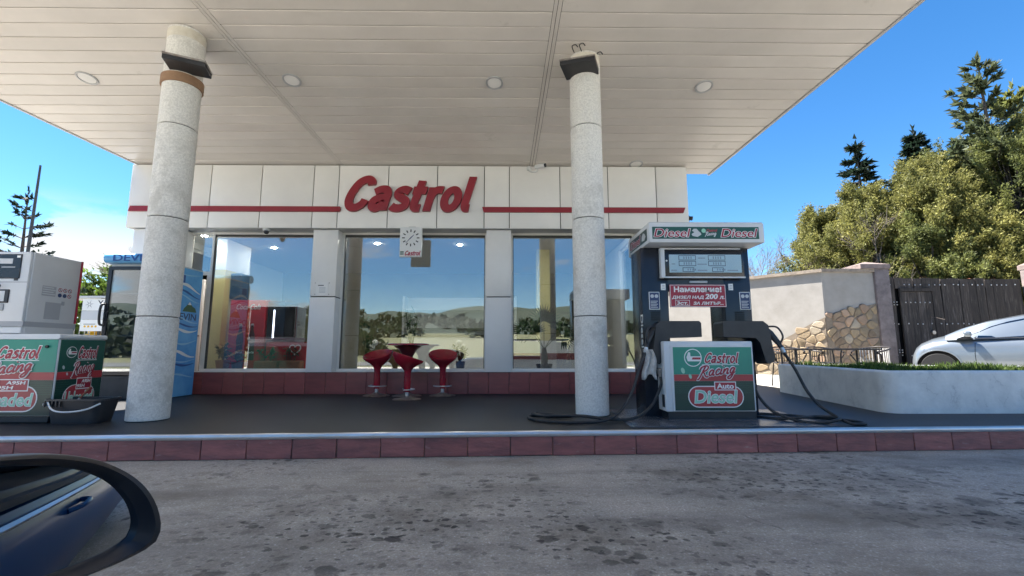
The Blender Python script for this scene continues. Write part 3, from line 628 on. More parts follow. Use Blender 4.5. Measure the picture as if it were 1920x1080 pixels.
# ================================================================ COLUMNS
def column(x, y, seams, label):
    t = thing('canopy_column', (x, y, K), label, 'column', 'round concrete columns under the canopy'); r = .176; top = cz(y) + .02
    zs = [K] + seams + [top]
    obj('core', MB().lathe([(r - .012, K), (r - .012, top - .01)], 32, (x, y, 0)), 'dark_gap', t)
    for i, (a, c) in enumerate(zip(zs[:-1], zs[1:])):
        last = i == len(zs) - 2
        obj('drum', MB().lathe([(r - .006, a + .004), (r, a + .010), (r, c - .010), (r - .006, c - .004)], 40, (x, y, 0)), 'concrete_column', t, origin=(x, y, a))
    obj('head_stain', MB().lathe([(r + .001, top - .13), (r + .002, top - .12), (r + .002, top - .03)], 40, (x, y, 0)), 'concrete_stained', t)
    return t
cl = column(-3.50, 4.63, [1.18, 2.185, 3.176], 'round concrete column beside the water cooler, with brown collar near its top')
cr_ = column(.905, 4.935, [1.21, 2.28, 3.35], 'round concrete column beside the diesel pump, standing over the coiled hose')
def plate(t, pts, z, h):
    b = MB(); b.prism(pts, 'z', z, z + h); obj('floodlight', b, 'black_plastic', t, False)
    obj('floodlight_rim', MB().prism([((p[0] - t.location.x) * 1.02 + t.location.x, (p[1] - t.location.y) * 1.02 + t.location.y) for p in pts], 'z', z + h, z + h + .02), 'steel_dull', t, False)
plate(cl, [(-3.45, 4.25), (-3.12, 4.40), (-3.19, 4.62), (-3.52, 4.47)], 3.75, .045)
obj('collar', MB().lathe([(.186, 3.635), (.194, 3.635), (.194, 3.732), (.186, 3.732)], 36, (-3.50, 4.63, 0)), 'brown_collar', cl)
plate(cr_, [(.58, 4.64), (.945, 4.54), (1.04, 4.80), (.69, 4.92)], 3.955, .045)
for k, (px, py) in enumerate(((.76, 4.76), (.84, 4.74), (1.06, 4.86))):
    z = cz(py); obj('cable', MB().tube(spline([(px, py, z - .05), (px - .03, py - .05, z - .01), (px, py - .09, z - .015), (px + .03, py - .07, z - .03)], 5), .006, 6), 'black_plastic', cr_)
# ================================================================ PUMP GRAPHICS
def brand_panel(t, o, u, v, w_, h_, word, tag, dark=False):
    """printed door panel: teal field, red band, dark field, round emblem, script word, fuel name in an oval"""
    o = Vector(o); u = Vector(u); v = Vector(v); A = lambda a, c: o + u * (a * w_) + v * (c * h_)
    rc = lambda a0, a1, c0, c1: [(a0 * w_, c0 * h_), (a1 * w_, c0 * h_), (a1 * w_, c1 * h_), (a0 * w_, c1 * h_)]
    top = flat('panel_field', rc(0, 1, .565, 1), 'print_green' if dark else 'print_teal', t, o, u, v, .003)
    flat('panel_band', rc(0, 1, .462, .563), 'print_red', t, o, u, v, .003)
    low = flat('panel_field', rc(0, 1, 0, .460), 'print_darkgreen', t, o, u, v, .003)
    for i in range(6): flat('pinstripe', rc(0, 1, .27 + i * .03, .277 + i * .03), 'print_green', low, o, u, v, .001, .003)
    r = .112 * w_; ce = (.25 * w_, .83 * h_)
    em = flat('emblem', disc(r, 32, *ce), 'print_white', t, o, u, v, .0015, .003)
    flat('emblem_field', disc(r * .90, 32, *ce), 'print_green' if dark else 'print_teal', em, o, u, v, .001, .0045)
    sw = [(-.62, -.40), (.86, -.40), (.90, .16), (-.28, .16), (-.30, .60), (-.52, .62), (-.74, .05)]
    flat('emblem_swoosh', [(ce[0] + a * r, ce[1] + c * r) for a, c in sw], 'print_white', em, o, u, v, .001, .0055)
    flat('emblem_bar', [(ce[0] + a * r, ce[1] + c * r) for a, c in ((-.15, -.20), (.84, -.20), (.86, .04), (-.05, .04))], 'print_crimson', em, o, u, v, .001, .0065)
    a, c = A(.385, .742), (.455 * w_, .175 * h_)
    stroke_word('lettering_outline', 'Castrol', 'print_white', t, a, u, v, *c, .001, .055, .0031)
    stroke_word('lettering', 'Castrol', 'print_crimson', t, a, u, v, *c, .001, 0., .0050)
    flat('underline', rc(.36, .83, .715, .724), 'print_white', t, o, u, v, .001, .0032)
    a = A(.29, .45); script('script_outline', 'print_white', t, a, u, v, .50 * w_, .245 * h_, .0215 * w_, .0065, .10); script('script_word', 'print_crimson', t, a, u, v, .50 * w_, .245 * h_, .0105 * w_, .0125, .10)
    for dx, dz, k in ((.115, .625, .030), (.205, .535, .024)):
        flat('drop', [(dx * w_ + k * w_ * .8 * math.cos(q) - k * w_ * .25 * math.sin(q), dz * h_ + k * w_ * 1.25 * math.sin(q)) for q in np.linspace(0, 2 * math.pi, 16)[:-1]], 'print_lightgrey' if dark else 'print_mint', t, o, u, v, .001, .003)
    e = rrect(.165 * w_, .865 * w_, .045 * h_, .385 * h_, .165 * h_, 6); ov = flat('oval_outline', e, 'print_white', t, o, u, v, .001, .0042)
    g = .013 * w_; flat('oval', rrect(.165 * w_ + g, .865 * w_ - g, .045 * h_ + g, .385 * h_ - g, .165 * h_ - g, 6), 'print_red', ov, o, u, v, .001, .0052)
    bx = (.50, .775, .315, .452) if tag == ['Auto'] else (.42, .76, .315, .475)
    bo = flat('tag_outline', rc(*bx), 'print_white', t, o, u, v, .001, .0064); flat('tag', rc(bx[0] + .011, bx[1] - .011, bx[2] + .013, bx[3] - .013), 'print_crimson', bo, o, u, v, .001, .0074)
    if tag == ['Auto']: lettering('tag_lettering', 'Auto', 'print_white', bo, A(.53, .340), u, v, .215 * w_, .083 * h_, .001, 0, .03, lift=.0084)
    else:
        lettering('tag_lettering', tag[0], 'print_white', bo, A(.53, .402), u, v, .20 * w_, .048 * h_, .001, .1, .03, lift=.0084)
        lettering('tag_lettering', tag[1], 'print_white', bo, A(.44, .338), u, v, .17 * w_, .048 * h_, .001, .1, .03, lift=.0084)
    ww = (.245, .115, .54, .20) if word == 'Diesel' else (.20, .12, .62, .17)
    lettering('fuel_outline', word, 'print_white', ov, A(*ww[:2]), u, v, ww[2] * w_, ww[3] * h_, .001, .12, .018, .030, lift=.0062)
    lettering('fuel_lettering', word, 'print_mint', ov, A(*ww[:2]), u, v, ww[2] * w_, ww[3] * h_, .0008, .12, .014, lift=.0074)

# ================================================================ DIESEL PUMP
pm = thing('fuel_dispenser', (2.0, 4.75, K), 'black diesel pump with white header box, red offer board and coiled hoses', 'fuel pump', 'fuel pumps on the island')
PF = 4.515
obj('plinth', MB().bbox(1.57, 2.43, PF + .02, 4.80, K + .004, .272, .006, 1), 'black_plastic', pm)
obj('cabinet', MB().bbox(1.545, 2.425, PF, 4.74, .262, .94, .012, 2), 'dispenser_white', pm)
obj('cabinet_side_grille', MB().box(1.543, 1.5455, 4.55, 4.62, .30, .42), 'print_black', pm, False)
door = obj('door_panel', MB().bbox(1.605, 2.41, PF - .012, PF + .01, .268, .905, .005, 1), 'dispenser_white', pm)
brand_panel(door, (1.628, PF - .0125, .276), X, Zv, .772, .606, 'Diesel', ['Auto'])
TW, TB = 4.735, 5.10
obj('tower_post', MB().bbox(1.415, 1.695, TW, TB, K + .004, 1.93, .010, 2), 'black_gloss', pm)
obj('tower_post', MB().bbox(2.285, 2.565, TW, TB, K + .004, 1.93, .010, 2), 'black_gloss', pm)
obj('tower_head', MB().box(1.69, 2.29, TW + .004, TB - .004, 1.46, 1.928), 'black_gloss', pm, False)
obj('tower_core', MB().box(1.69, 2.29, TW + .01, TB - .01, K + .01, .93), 'black_plastic', pm, False)
for x0, nm in ((1.415, -1), (2.565, 1)):
    for i in range(5): obj('vent', MB().box(*( (1.50, 1.60) if nm < 0 else (2.38, 2.48)), TW - .003, TW + .002, 1.16 + i * .02, 1.169 + i * .02), 'dark_gap', pm, False)
lettering('side_lettering', 'Diesel', 'print_white', pm, (1.4135, 4.80, 1.22), (0, 0, -1), (0, -1, 0), .34, .075, .0015, 0, .01)
# display
dp = obj('display', MB().bbox(1.615, 2.49, TW - .05, TW + .01, 1.605, 1.905, .012, 2), 'black_gloss', pm)
fr = MB().box(1.610, 1.650, TW - .062, TW - .002, 1.60, 1.915).box(1.650, 2.45, TW - .062, TW - .046, 1.900, 1.915).box(1.650, 2.49, TW - .062, TW - .046, 1.597, 1.612)
obj('display_frame', fr, 'dispenser_white', dp, False)
sc = obj('screen', MB().box(1.70, 2.455, TW - .056, TW - .049, 1.655, 1.845), 'lcd', dp, False)
so = (1.70, TW - .0565, 1.655)
for a0, a1, c0, c1 in ((.13, .37, .68, .96), (.13, .37, .36, .64), (.18, .34, .04, .28), (.54, .78, .68, .96), (.54, .78, .36, .64), (.59, .75, .04, .28)):
    q = [(a0 * .755, c0 * .19), (a1 * .755, c0 * .19), (a1 * .755, c1 * .19), (a0 * .755, c1 * .19)]
    fo = flat('readout_frame', q, 'print_black', sc, so, X, Zv, .001); g = .006
    flat('readout', [(q[0][0] + g, q[0][1] + g), (q[1][0] - g, q[1][1] + g), (q[2][0] - g, q[2][1] - g), (q[3][0] + g, q[3][1] - g)], 'lcd', fo, so, X, Zv, .001, .0012)
    for i in range(4): flat('digit', [(q[0][0] + .05 + i * .025, q[0][1] + .013), (q[0][0] + .062 + i * .025, q[0][1] + .013), (q[0][0] + .062 + i * .025, q[2][1] - .013), (q[0][0] + .05 + i * .025, q[2][1] - .013)], 'print_grey', fo, so, X, Zv, .0006, .0024)
for a0, a1, c0 in ((.02, .10, .1), (.39, .52, .1), (.39, .52, .44), (.40, .5, .78), (.80, .95, .1), (.03, .08, .45)):
    flat('small_print', [(a0 * .755, c0 * .19), (a1 * .755, c0 * .19), (a1 * .755, c0 * .19 + .009), (a0 * .755, c0 * .19 + .009)], 'print_grey', sc, so, X, Zv, .001)
obj('screen_glass', MB().box(1.70, 2.455, TW - .0635, TW - .0615, 1.655, 1.845), 'display_glass', dp, False)
obj('lock', MB().tube([(1.672, TW - .048, 1.78), (1.672, TW - .056, 1.78)], .010, 12), 'stud', dp)
obj('handle_slot', MB().bbox(1.92, 2.11, TW - .012, TW + .004, 1.552, 1.575, .004, 1), 'dispenser_grey', pm)
# offer board
sb = obj('offer_board', MB().bbox(1.702, 2.292, TW - .018, TW - .006, 1.296, 1.534, .003, 1), 'print_crimson', pm)
bo = (1.702, TW - .0185, 1.296)
for q in ([(0.004, .004), (.586, .004), (.586, .009), (.004, .009)], [(.004, .229), (.586, .229), (.586, .234), (.004, .234)], [(.004, .009), (.009, .009), (.009, .229), (.004, .229)], [(.581, .009), (.586, .009), (.586, .229), (.581, .229)]): flat('border', q, 'print_white', sb, bo, X, Zv, .001)
lettering('offer_lettering', 'Намаление!', 'print_white', sb, (1.747, TW - .0185, 1.452), X, Zv, .50, .062, .0015, 0, .03)
lettering('offer_lettering', 'ДИЗЕЛ НАД', 'print_white', sb, (1.722, TW - .0185, 1.377), X, Zv, .335, .040, .0015, .18, .03)
lettering('offer_lettering', '200', 'print_white', sb, (2.070, TW - .0185, 1.380), X, Zv, .135, .056, .0015, .18, .035)
lettering('offer_lettering', 'л.', 'print_white', sb, (2.222, TW - .0185, 1.380), X, Zv, .052, .034, .0015, .18, .03)
lettering('offer_lettering', '3ст.', 'print_white', sb, (1.772, TW - .0185, 1.320), X, Zv, .118, .036, .0015, .12, .03)
for q in ([(.055, .013), (.205, .013), (.205, .017), (.055, .017)], [(.055, .070), (.205, .070), (.205, .074), (.055, .074)], [(.055, .017), (.059, .017), (.059, .070), (.055, .070)], [(.201, .017), (.205, .017), (.205, .070), (.201, .070)]): flat('border', q, 'print_white', sb, bo, X, Zv, .001)
lettering('offer_lettering', 'ЗА ЛИТЪР...', 'print_white', sb, (1.945, TW - .0185, 1.320), X, Zv, .315, .034, .0015, .18, .03)
# stickers
for x0, x1, z0, z1, nm in ((1.487, 1.600, 1.272, 1.458, 'w'), (2.440, 2.553, 1.272, 1.458, 'w'), (1.618, 1.668, 1.475, 1.545, 'g'), (2.330, 2.380, 1.475, 1.545, 'g')):
    s_ = obj('sticker', MB().bbox(x0, x1, TW - .004, TW + .002, z0, z1, .003, 1), 'print_white', pm)
    if nm == 'w':
        flat('sticker_field', [(.007, .007), (x1 - x0 - .007, .007), (x1 - x0 - .007, z1 - z0 - .007), (.007, z1 - z0 - .007)], 'print_navy', s_, (x0, TW - .0045, z0), X, Zv, .001)
        for i in range(5): flat('small_print', [(.016, .02 + i * .016), (.09 - .012 * (i % 2), .02 + i * .016), (.09 - .012 * (i % 2), .027 + i * .016), (.016, .027 + i * .016)], 'print_lightgrey', s_, (x0, TW - .0055, z0), X, Zv, .001)
        for i in range(2): flat('pictogram', disc(.019, 16, .034 + i * .044, .14), 'print_lightgrey', s_, (x0, TW - .0055, z0), X, Zv, .001)
    else:
        for i in range(3): flat('small_print', [(.012, .016 + i * .016), (.038, .016 + i * .016), (.038, .022 + i * .016), (.012, .022 + i * .016)], 'print_grey', s_, (x0, TW - .0045, z0), X, Zv, .001)
# header box
hd = obj('header', MB().bbox(1.445, 2.625, PF - .005, 5.30, 1.935, 2.14, .010, 2), 'dispenser_white', pm)
obj('header_lid', MB().box(1.455, 2.615, PF + .005, 5.29, 2.14, 2.15), 'dispenser_grey', hd, False)
ho = (1.478, PF - .0055, 1.972); hw, hh = 1.09, .125
strip = flat('header_strip', [(0, 0), (hw, 0), (hw, hh), (0, hh)], 'print_green', hd, ho, X, Zv, .002)
for xx in (.015, .70):
    a = (ho[0] + xx, ho[1] - .002, ho[2] + .018)
    lettering('header_outline', 'Diesel', 'print_white', hd, a, X, Zv, .375, .088, .001, .22, .012, .034, lift=.0)
    lettering('header_lettering', 'Diesel', 'print_crimson', hd, a, X, Zv, .375, .088, .001, .22, .008, lift=.0014)
flat('emblem', disc(.022, 20, .525, .085), 'print_mint', hd, ho, X, Zv, .001, .002)
lettering('header_lettering', 'Castrol', 'print_red', hd, (ho[0] + .555, ho[1] - .002, ho[2] + .075), X, Zv, .11, .028, .001, .25, .03)
script('script_word', 'print_lightgrey', hd, (ho[0] + .535, ho[1] - .002, ho[2] + .018), X, Zv, .12, .055, .0035, .001, .05)
flat('vehicle_mark', [(.41, .03), (.46, .02), (.50, .045), (.495, .06), (.47, .085), (.455, .105), (.425, .105), (.405, .085), (.43, .07), (.40, .05)], 'print_lightgrey', hd, ho, X, Zv, .001, .002)
sd_ = (1.4445, 5.22, 1.972); flat('header_strip', [(0, 0), (.64, 0), (.64, .125), (0, .125)], 'print_darkgreen', hd, sd_, (0, -1, 0), Zv, .002)
a = (1.4425, 5.20, 1.99); lettering('header_outline', 'Diesel', 'print_white', hd, a, (0, -1, 0), Zv, .40, .088, .001, .22, .03, .04); lettering('header_lettering', 'Diesel', 'print_crimson', hd, a, (0, -1, 0), Zv, .40, .088, .001, .22, .025, lift=.0014)
flat('vehicle_mark', [(.46, .03), (.55, .02), (.60, .05), (.57, .085), (.52, .105), (.47, .08)], 'print_lightgrey', hd, sd_, (0, -1, 0), Zv, .001, .002)
# nozzle boots
bt = [(1.505, 1.105), (1.555, 1.145), (1.945, 1.145), (1.965, 1.125), (1.965, .985), (1.64, .975), (1.60, .93), (1.555, .745), (1.53, .715), (1.475, .735), (1.46, .78)]
obj('nozzle_boot', MB().prism(bt, 'y', 4.60, 4.82), 'black_plastic', pm, False)
obj('nozzle_boot', MB().prism([(3.985 + .165 - p[0], p[1]) for p in bt][::-1], 'y', 4.60, 4.82), 'black_plastic', pm, False)
# nozzles: grip, guard and spout collar
for s, cx_ in ((-1, 1.46), (1, 2.69)):
    nz = obj('nozzle', MB().tube([(cx_ - s * .09, 4.66, 1.10), (cx_ - s * .01, 4.64, 1.02), (cx_ + s * .045, 4.61, .93), (cx_ + s * .065, 4.59, .875)], [.030, .034, .026, .020], 10), 'black_plastic', pm)
    obj('trigger_guard', MB().tube(spline([(cx_ - s * .05, 4.62, 1.09), (cx_ + s * .03, 4.58, 1.08), (cx_ + s * .07, 4.56, .99), (cx_ + s * .05, 4.59, .91)], 5), .009, 8), 'black_plastic', nz)
    obj('swivel', MB().tube([(cx_ + s * .064, 4.59, .878), (cx_ + s * .082, 4.58, .83)], [.021, .019], 10), 'chrome', nz)
def hose(pts, r=.0145): return obj('hose', MB().tube(spline(pts, 9), r, 10), 'rubber', pm)
hose([(1.38, 4.58, .83), (1.30, 4.55, .66), (1.22, 4.50, .47), (1.10, 4.45, .30), (.93, 4.36, K + .03), (.66, 4.30, K + .018), (.40, 4.36, K + .018), (.22, 4.58, K + .018), (.28, 4.74, K + .018), (.50, 4.66, K + .018), (.62, 4.58, K + .03), (.58, 4.50, K + .05), (.42, 4.60, K + .05), (.30, 4.68, K + .05)])
hose([(1.535, 4.62, .60), (1.53, 4.60, .52), (1.50, 4.62, .42), (1.42, 4.60, .30), (1.25, 4.52, .21), (1.0, 4.42, K + .022), (.75, 4.46, K + .05), (.52, 4.50, K + .052), (.36, 4.48, K + .052), (.25, 4.60, K + .055)])
hose([(2.77, 4.58, .83), (2.86, 4.56, .66), (2.93, 4.52, .46), (3.00, 4.46, .33), (3.06, 4.32, K + .06), (3.10, 4.20, K + .018), (3.22, 4.19, K + .018), (3.24, 4.32, K + .018), (3.10, 4.50, K + .018), (2.85, 4.74, K + .018), (2.62, 4.86, K + .018), (2.48, 4.93, K + .018)])
hose([(2.45, 4.62, .60), (2.46, 4.60, .50), (2.51, 4.60, .38), (2.60, 4.54, .26), (2.72, 4.36, K + .02), (2.86, 4.24, K + .02), (3.00, 4.22, K + .05), (3.06, 4.32, K + .055), (2.92, 4.42, K + .05), (2.76, 4.36, K + .05), (2.62, 4.50, K + .02), (2.50, 4.66, K + .018)])
for s, x in ((-1, 1.545), (1, 2.425)):
    obj('hose_fitting', MB().tube([(x, 4.62, .655), (x + s * .03, 4.62, .655)], .022, 12).tube([(x + s * .02, 4.62, .665), (x + s * .014, 4.62, .59)], [.024, .019], 12), 'steel_dull', pm)
# foot pad of dark tiles
pad = obj('foot_pad', MB().prism([(1.16, 5.35), (1.09, 4.12), (2.62, 4.10), (2.95, 4.10), (3.0, 5.3)], 'z', K + .001, K + .005), 'pad_tile', platform_ob, False)
for i in range(5):
    for j in range(3): obj('pad_tile', MB().bbox(1.15 + i * .36, 1.503 + i * .36, 4.13 + j * .36, 4.483 + j * .36, K + .005, K + .010, .002, 1), 'pad_tile', platform_ob, False, origin=(1.3 + i * .36, 4.3 + j * .36, K))
# rag hung over the hose
rg_ = MB(); n1, n2 = 9, 14
for j in range(n2):
    for i in range(n1):
        a = i / (n1 - 1); c = j / (n2 - 1); wd = .045 + .03 * c
        rg_.v.append((1.43 + (a - .5) * 2 * wd + .02 * math.sin(c * 5) - .03 * (1 - c), 4.575 + .018 * math.sin(a * 13 + c * 3) - .01, .86 - c * .27 - .03 * math.sin(a * 7 + 1) * c))
rg_.f = [(j * n1 + i, j * n1 + i + 1, (j + 1) * n1 + i + 1, (j + 1) * n1 + i) for j in range(n2 - 1) for i in range(n1 - 1)]
o = obj('rag', rg_, 'rag'); props(o, 'grey white cleaning rag draped on the nozzle nearest the column', 'rag'); md = o.modifiers.new('s', 'SOLIDIFY'); md.thickness = .006

# ================================================================ UNLEADED PUMP
pu = thing('fuel_dispenser', (-4.9, 4.65, K), 'grey and white unleaded pump with green lower cabinet beside the black bucket', 'fuel pump', 'fuel pumps on the island')
UF = 4.40
obj('plinth', MB().bbox(-5.6, -4.27, UF + .03, 4.86, K + .003, .25, .006, 1), 'black_plastic', pu)
cab = obj('cabinet', MB().bbox(-5.6, -4.225, UF, 4.905, .245, .955, .010, 2), 'dispenser_grey', pu)
obj('cabinet_top', MB().prism(rrect(-5.61, -4.22, .955, 1.005, .022, 4), 'y', UF - .005, 4.91), 'dispenser_white', pu, False)
brand_panel(cab, (-5.14, UF - .0005, .252), X, Zv, .905, .70, 'Unleaded', ['A95H', '95H'])
brand_panel(cab, (-4.2245, UF + .012, .252), Yv, Zv, .482, .70, 'Unleaded', ['A95H', '95H'], True)
obj('key_lock', MB().tube([(-4.325, UF - .004, .885), (-4.325, UF - .02, .885)], .014, 12), 'black_gloss', cab)
up_ = obj('upper_body', MB().bbox(-5.6, -4.60, 4.43, 4.93, 1.005, 1.80, .012, 2), 'dispenser_grey', pu)
ff = obj('front_fascia', MB().bbox(-5.6, -4.615, 4.405, 4.432, 1.12, 1.80, .008, 2), 'dispenser_white', pu)
obj('front_skirt', MB().bbox(-5.6, -4.615, 4.41, 4.432, 1.01, 1.075, .006, 1), 'dispenser_white', pu)
obj('band', MB().box(-5.61, -4.596, 4.402, 4.934, 1.075, 1.125), 'print_grey', pu, False)
obj('rear_edge', MB().box(-4.602, -4.592, 4.915, 4.934, 1.13, 1.80), 'print_crimson', pu, False)
obj('reflection_mask', MB().bbox(-5.58, -4.62, 4.931, 4.945, 1.14, 1.79, .004, 1), 'black_gloss', pu); obj('reflection_mask', MB().bbox(-5.58, -4.24, 4.906, 4.915, .26, .94, .003, 1), 'print_darkgreen', pu)  # dark backs added so the pump's bright rear stays out of the window reflection
s1 = obj('display', MB().bbox(-5.5, -4.69, 4.396, 4.408, 1.535, 1.775, .006, 1), 'black_gloss', ff)
flat('readout', [(0, 0), (.13, 0), (.13, .05), (0, .05)], 'print_lightgrey', s1, (-4.90, 4.3955, 1.68), X, Zv, .001)
flat('readout', [(0, 0), (.035, 0), (.035, .02), (0, .02)], 'print_white', s1, (-4.735, 4.3955, 1.74), X, Zv, .001)
flat('readout', [(0, 0), (.13, 0), (.13, .012), (0, .012)], 'print_grey', s1, (-4.87, 4.3955, 1.64), X, Zv, .001)
obj('seam', MB().box(-5.6, -4.614, 4.4035, 4.4055, 1.498, 1.506), 'print_grey', ff, False)
flat('small_print', [(0, 0), (.04, 0), (.04, .025), (0, .025)], 'print_black', ff, (-4.745, 4.4045, 1.515), X, Zv, .001)
obj('card_reader', MB().bbox(-5.05, -4.765, 4.394, 4.408, 1.30, 1.43, .005, 1), 'print_black', ff)
flat('keypad', [(0, 0), (.22, 0), (.22, .10), (0, .10)], 'print_lightgrey', ff, (-5.02, 4.3935, 1.315), X, Zv, .001)
obj('receipt_slot', MB().bbox(-4.98, -4.80, 4.396, 4.408, 1.225, 1.292, .004, 1), 'print_grey', ff)
obj('hose_hook', MB().tube(spline([(-4.92, 4.40, 1.48), (-4.86, 4.37, 1.485), (-4.83, 4.37, 1.465), (-4.85, 4.38, 1.45), (-4.88, 4.39, 1.46)], 5), .006, 8), 'black_plastic', ff)
so = (-4.5995, 4.44, 1.13)
flat('notice_plate', [(.10, .26), (.24, .26), (.24, .36), (.10, .36)], 'print_grey', up_, so, Yv, Zv, .001)
for i in range(4): flat('small_print', [(.105, .275 + i * .022), (.235 - .02 * (i % 2), .275 + i * .022), (.235 - .02 * (i % 2), .284 + i * .022), (.105, .284 + i * .022)], 'print_lightgrey', up_, so, Yv, Zv, .0006, .001)
for i in range(3):
    for j in range(2):
        pc = flat('pictogram', disc(.021, 18, .285 + i * .052, .335 - j * .055), 'print_crimson' if j == 0 or i == 2 else 'print_navy', up_, so, Yv, Zv, .001)
        if j == 0 or i == 2: flat('pictogram_field', disc(.015, 18, .285 + i * .052, .335 - j * .055), 'print_lightgrey', pc, so, Yv, Zv, .0006, .001); flat('pictogram_bar', [(.272 + i * .052, .346 - j * .055), (.276 + i * .052, .350 - j * .055), (.298 + i * .052, .324 - j * .055), (.294 + i * .052, .320 - j * .055)], 'print_black', pc, so, Yv, Zv, .0004, .0016)
flat('warning_plate', [(.15, .03), (.31, .03), (.31, .20), (.15, .20)], 'print_grey', up_, so, Yv, Zv, .001)
flat('tag_plate', [(.315, .18), (.345, .18), (.345, .22), (.315, .22)], 'print_grey', up_, so, Yv, Zv, .002)
# ================================================================ BUCKET
bk = thing('bucket', (-4.02, 4.5, K), 'black plastic bucket with white bail handle beside the unleaded pump', 'bucket')
bx0, bx1, by0, by1 = -4.26, -3.74, 4.34, 4.62
b = MB(); n = 24
def ring(x0, x1, y0, y1, z, r=.05): return [(p[0], p[1], z) for p in rrect(x0, x1, y0, y1, r, 5)]
L_ = [ring(bx0 + .05, bx1 - .05, by0 + .03, by1 - .03, K + .002), ring(bx0 + .012, bx1 - .012, by0 + .01, by1 - .01, .385), ring(bx0, bx1, by0, by1, .388), ring(bx0, bx1, by0, by1, .405), ring(bx0 + .016, bx1 - .016, by0 + .014, by1 - .014, .405), ring(bx0 + .06, bx1 - .06, by0 + .035, by1 - .035, K + .012)]
k = len(L_[0])
for r_ in L_: b.v += r_
b.f = [(i * k + j, i * k + (j + 1) % k, (i + 1) * k + (j + 1) % k, (i + 1) * k + j) for i in range(5) for j in range(k)] + [tuple(range(k - 1, -1, -1)), tuple(5 * k + j for j in range(k))]
obj('tub', b, 'black_plastic', bk)
for i in range(5): obj('rim_rib', MB().box(bx0 + .02 + i * .035, bx0 + .032 + i * .035, by0 - .002, by0 + .008, .335, .388), 'black_plastic', bk, False)
obj('handle', MB().tube(spline([(bx0 + .06, by0 + .0, .375), (bx0 + .12, by0 - .03, .325), (bx0 + .20, by0 - .045, .300), (bx0 + .32, by0 - .045, .298), (bx0 + .44, by0 - .03, .318), (bx1 - .0, by0 + .02, .365)], 6), .0075, 8), 'white_plastic', bk)
obj('handle_pivot', MB().tube([(bx0 + .005, by0 + .05, .355), (bx0 - .02, by0 + .05, .355)], .018, 12), 'white_plastic', bk)
sq = thing('squeegee', (-3.95, 4.5, .3), 'short squeegee stick leaning out of the black bucket', 'squeegee')
obj('handle', MB().tube([(-4.06, 4.50, .40), (-4.00, 4.53, .50)], .008, 8), 'terracotta', sq); obj('grip', MB().tube([(-4.10, 4.48, .335), (-4.06, 4.50, .40)], .011, 8), 'rag', sq)

# ================================================================ WATER COOLER
fx0, fx1, fy0, fy1 = -5.685, -4.76, 6.50, 7.12
fg = thing('drinks_cooler', (-5.27, 6.8, K), 'tall blue bottled water cooler with glass door against the shop front', 'cooler')
b = MB().box(fx1 - .03, fx1, fy0 + .045, fy1, K + .03, 2.05).box(fx0, fx0 + .03, fy0 + .045, fy1, K + .03, 2.05).box(fx0 + .03, fx1 - .03, fy1 - .03, fy1, K + .03, 2.05).box(fx0, fx1, fy0 + .045, fy1, 2.05, 2.08)
obj('cabinet', b, 'print_lightgrey', fg, False)
obj('kick_base', MB().bbox(fx0, fx1, fy0 + .03, fy1 - .005, K + .003, .50, .006, 1), 'black_plastic', fg)
for z in (.75, 1.05, 1.35, 1.65): obj('shelf', MB().box(fx0 + .03, fx1 - .03, fy0 + .08, fy1 - .03, z, z + .012), 'white_plastic', fg, False)
obj('liner', MB().box(fx0 + .03, fx1 - .03, fy1 - .04, fy1 - .03, .50, 2.05), 'inside_white', fg, False)
dr = obj('door', MB().box(fx0, fx0 + .05, fy0, fy0 + .04, .51, 2.04).box(fx1 - .05, fx1, fy0, fy0 + .04, .51, 2.04).box(fx0 + .05, fx1 - .05, fy0, fy0 + .04, .51, .56).box(fx0 + .05, fx1 - .05, fy0, fy0 + .04, 1.99, 2.04), 'black_gloss', fg, False)
obj('door_glass', MB().box(fx0 + .05, fx1 - .05, fy0 + .012, fy0 + .02, .56, 1.99), 'cooler_glass', dr, False)
obj('inner_rim', MB().box(fx0 + .05, fx0 + .062, fy0 + .022, fy0 + .038, .56, 1.99).box(fx0 + .062, fx1 - .05, fy0 + .022, fy0 + .038, .56, .572), 'steel_dull', dr, False)
obj('handle', MB().tube(spline([(fx0 + .02, fy0, 1.50), (fx0 - .005, fy0 - .04, 1.48), (fx0 - .012, fy0 - .05, 1.36), (fx0 - .005, fy0 - .04, 1.22), (fx0 + .02, fy0, 1.20)], 5), .016, 10), 'black_plastic', dr)
hp = [(fy0 - .06, 2.085), (fy0 - .085, 2.11), (fy0 - .095, 2.15), (fy0 - .085, 2.19), (fy0 - .06, 2.215), (fy0 + .03, 2.225), (fy0 + .06, 2.215), (fy0 + .06, 2.075)]
hb = obj('header', MB().prism(hp, 'x', fx0 - .01, fx1 + .005), 'print_blue', fg)
lettering('lettering', 'DEVIN', 'print_deepblue', hb, (fx0 + .13, fy0 - .098, 2.10), X, Zv, .56, .095, .003, 0, .015)
sp_ = obj('side_print', MB().box(fx1, fx1 + .004, fy0 + .045, fy1, K + .01, 2.06), 'print_blue', fg, False)
so = (fx1 + .004, fy0 + .045, K); sw_, sh_ = .545, 1.88
def wave(z, amp, th, ph): return [(i / 14 * sw_, z + amp * math.sin(i / 14 * 4 + ph) - th / 2 * (1 - abs(i / 7 - 1) * .8)) for i in range(15)] + [(i / 14 * sw_, z + amp * math.sin(i / 14 * 4 + ph) + th / 2 * (1 - abs(i / 7 - 1) * .8)) for i in range(14, -1, -1)]
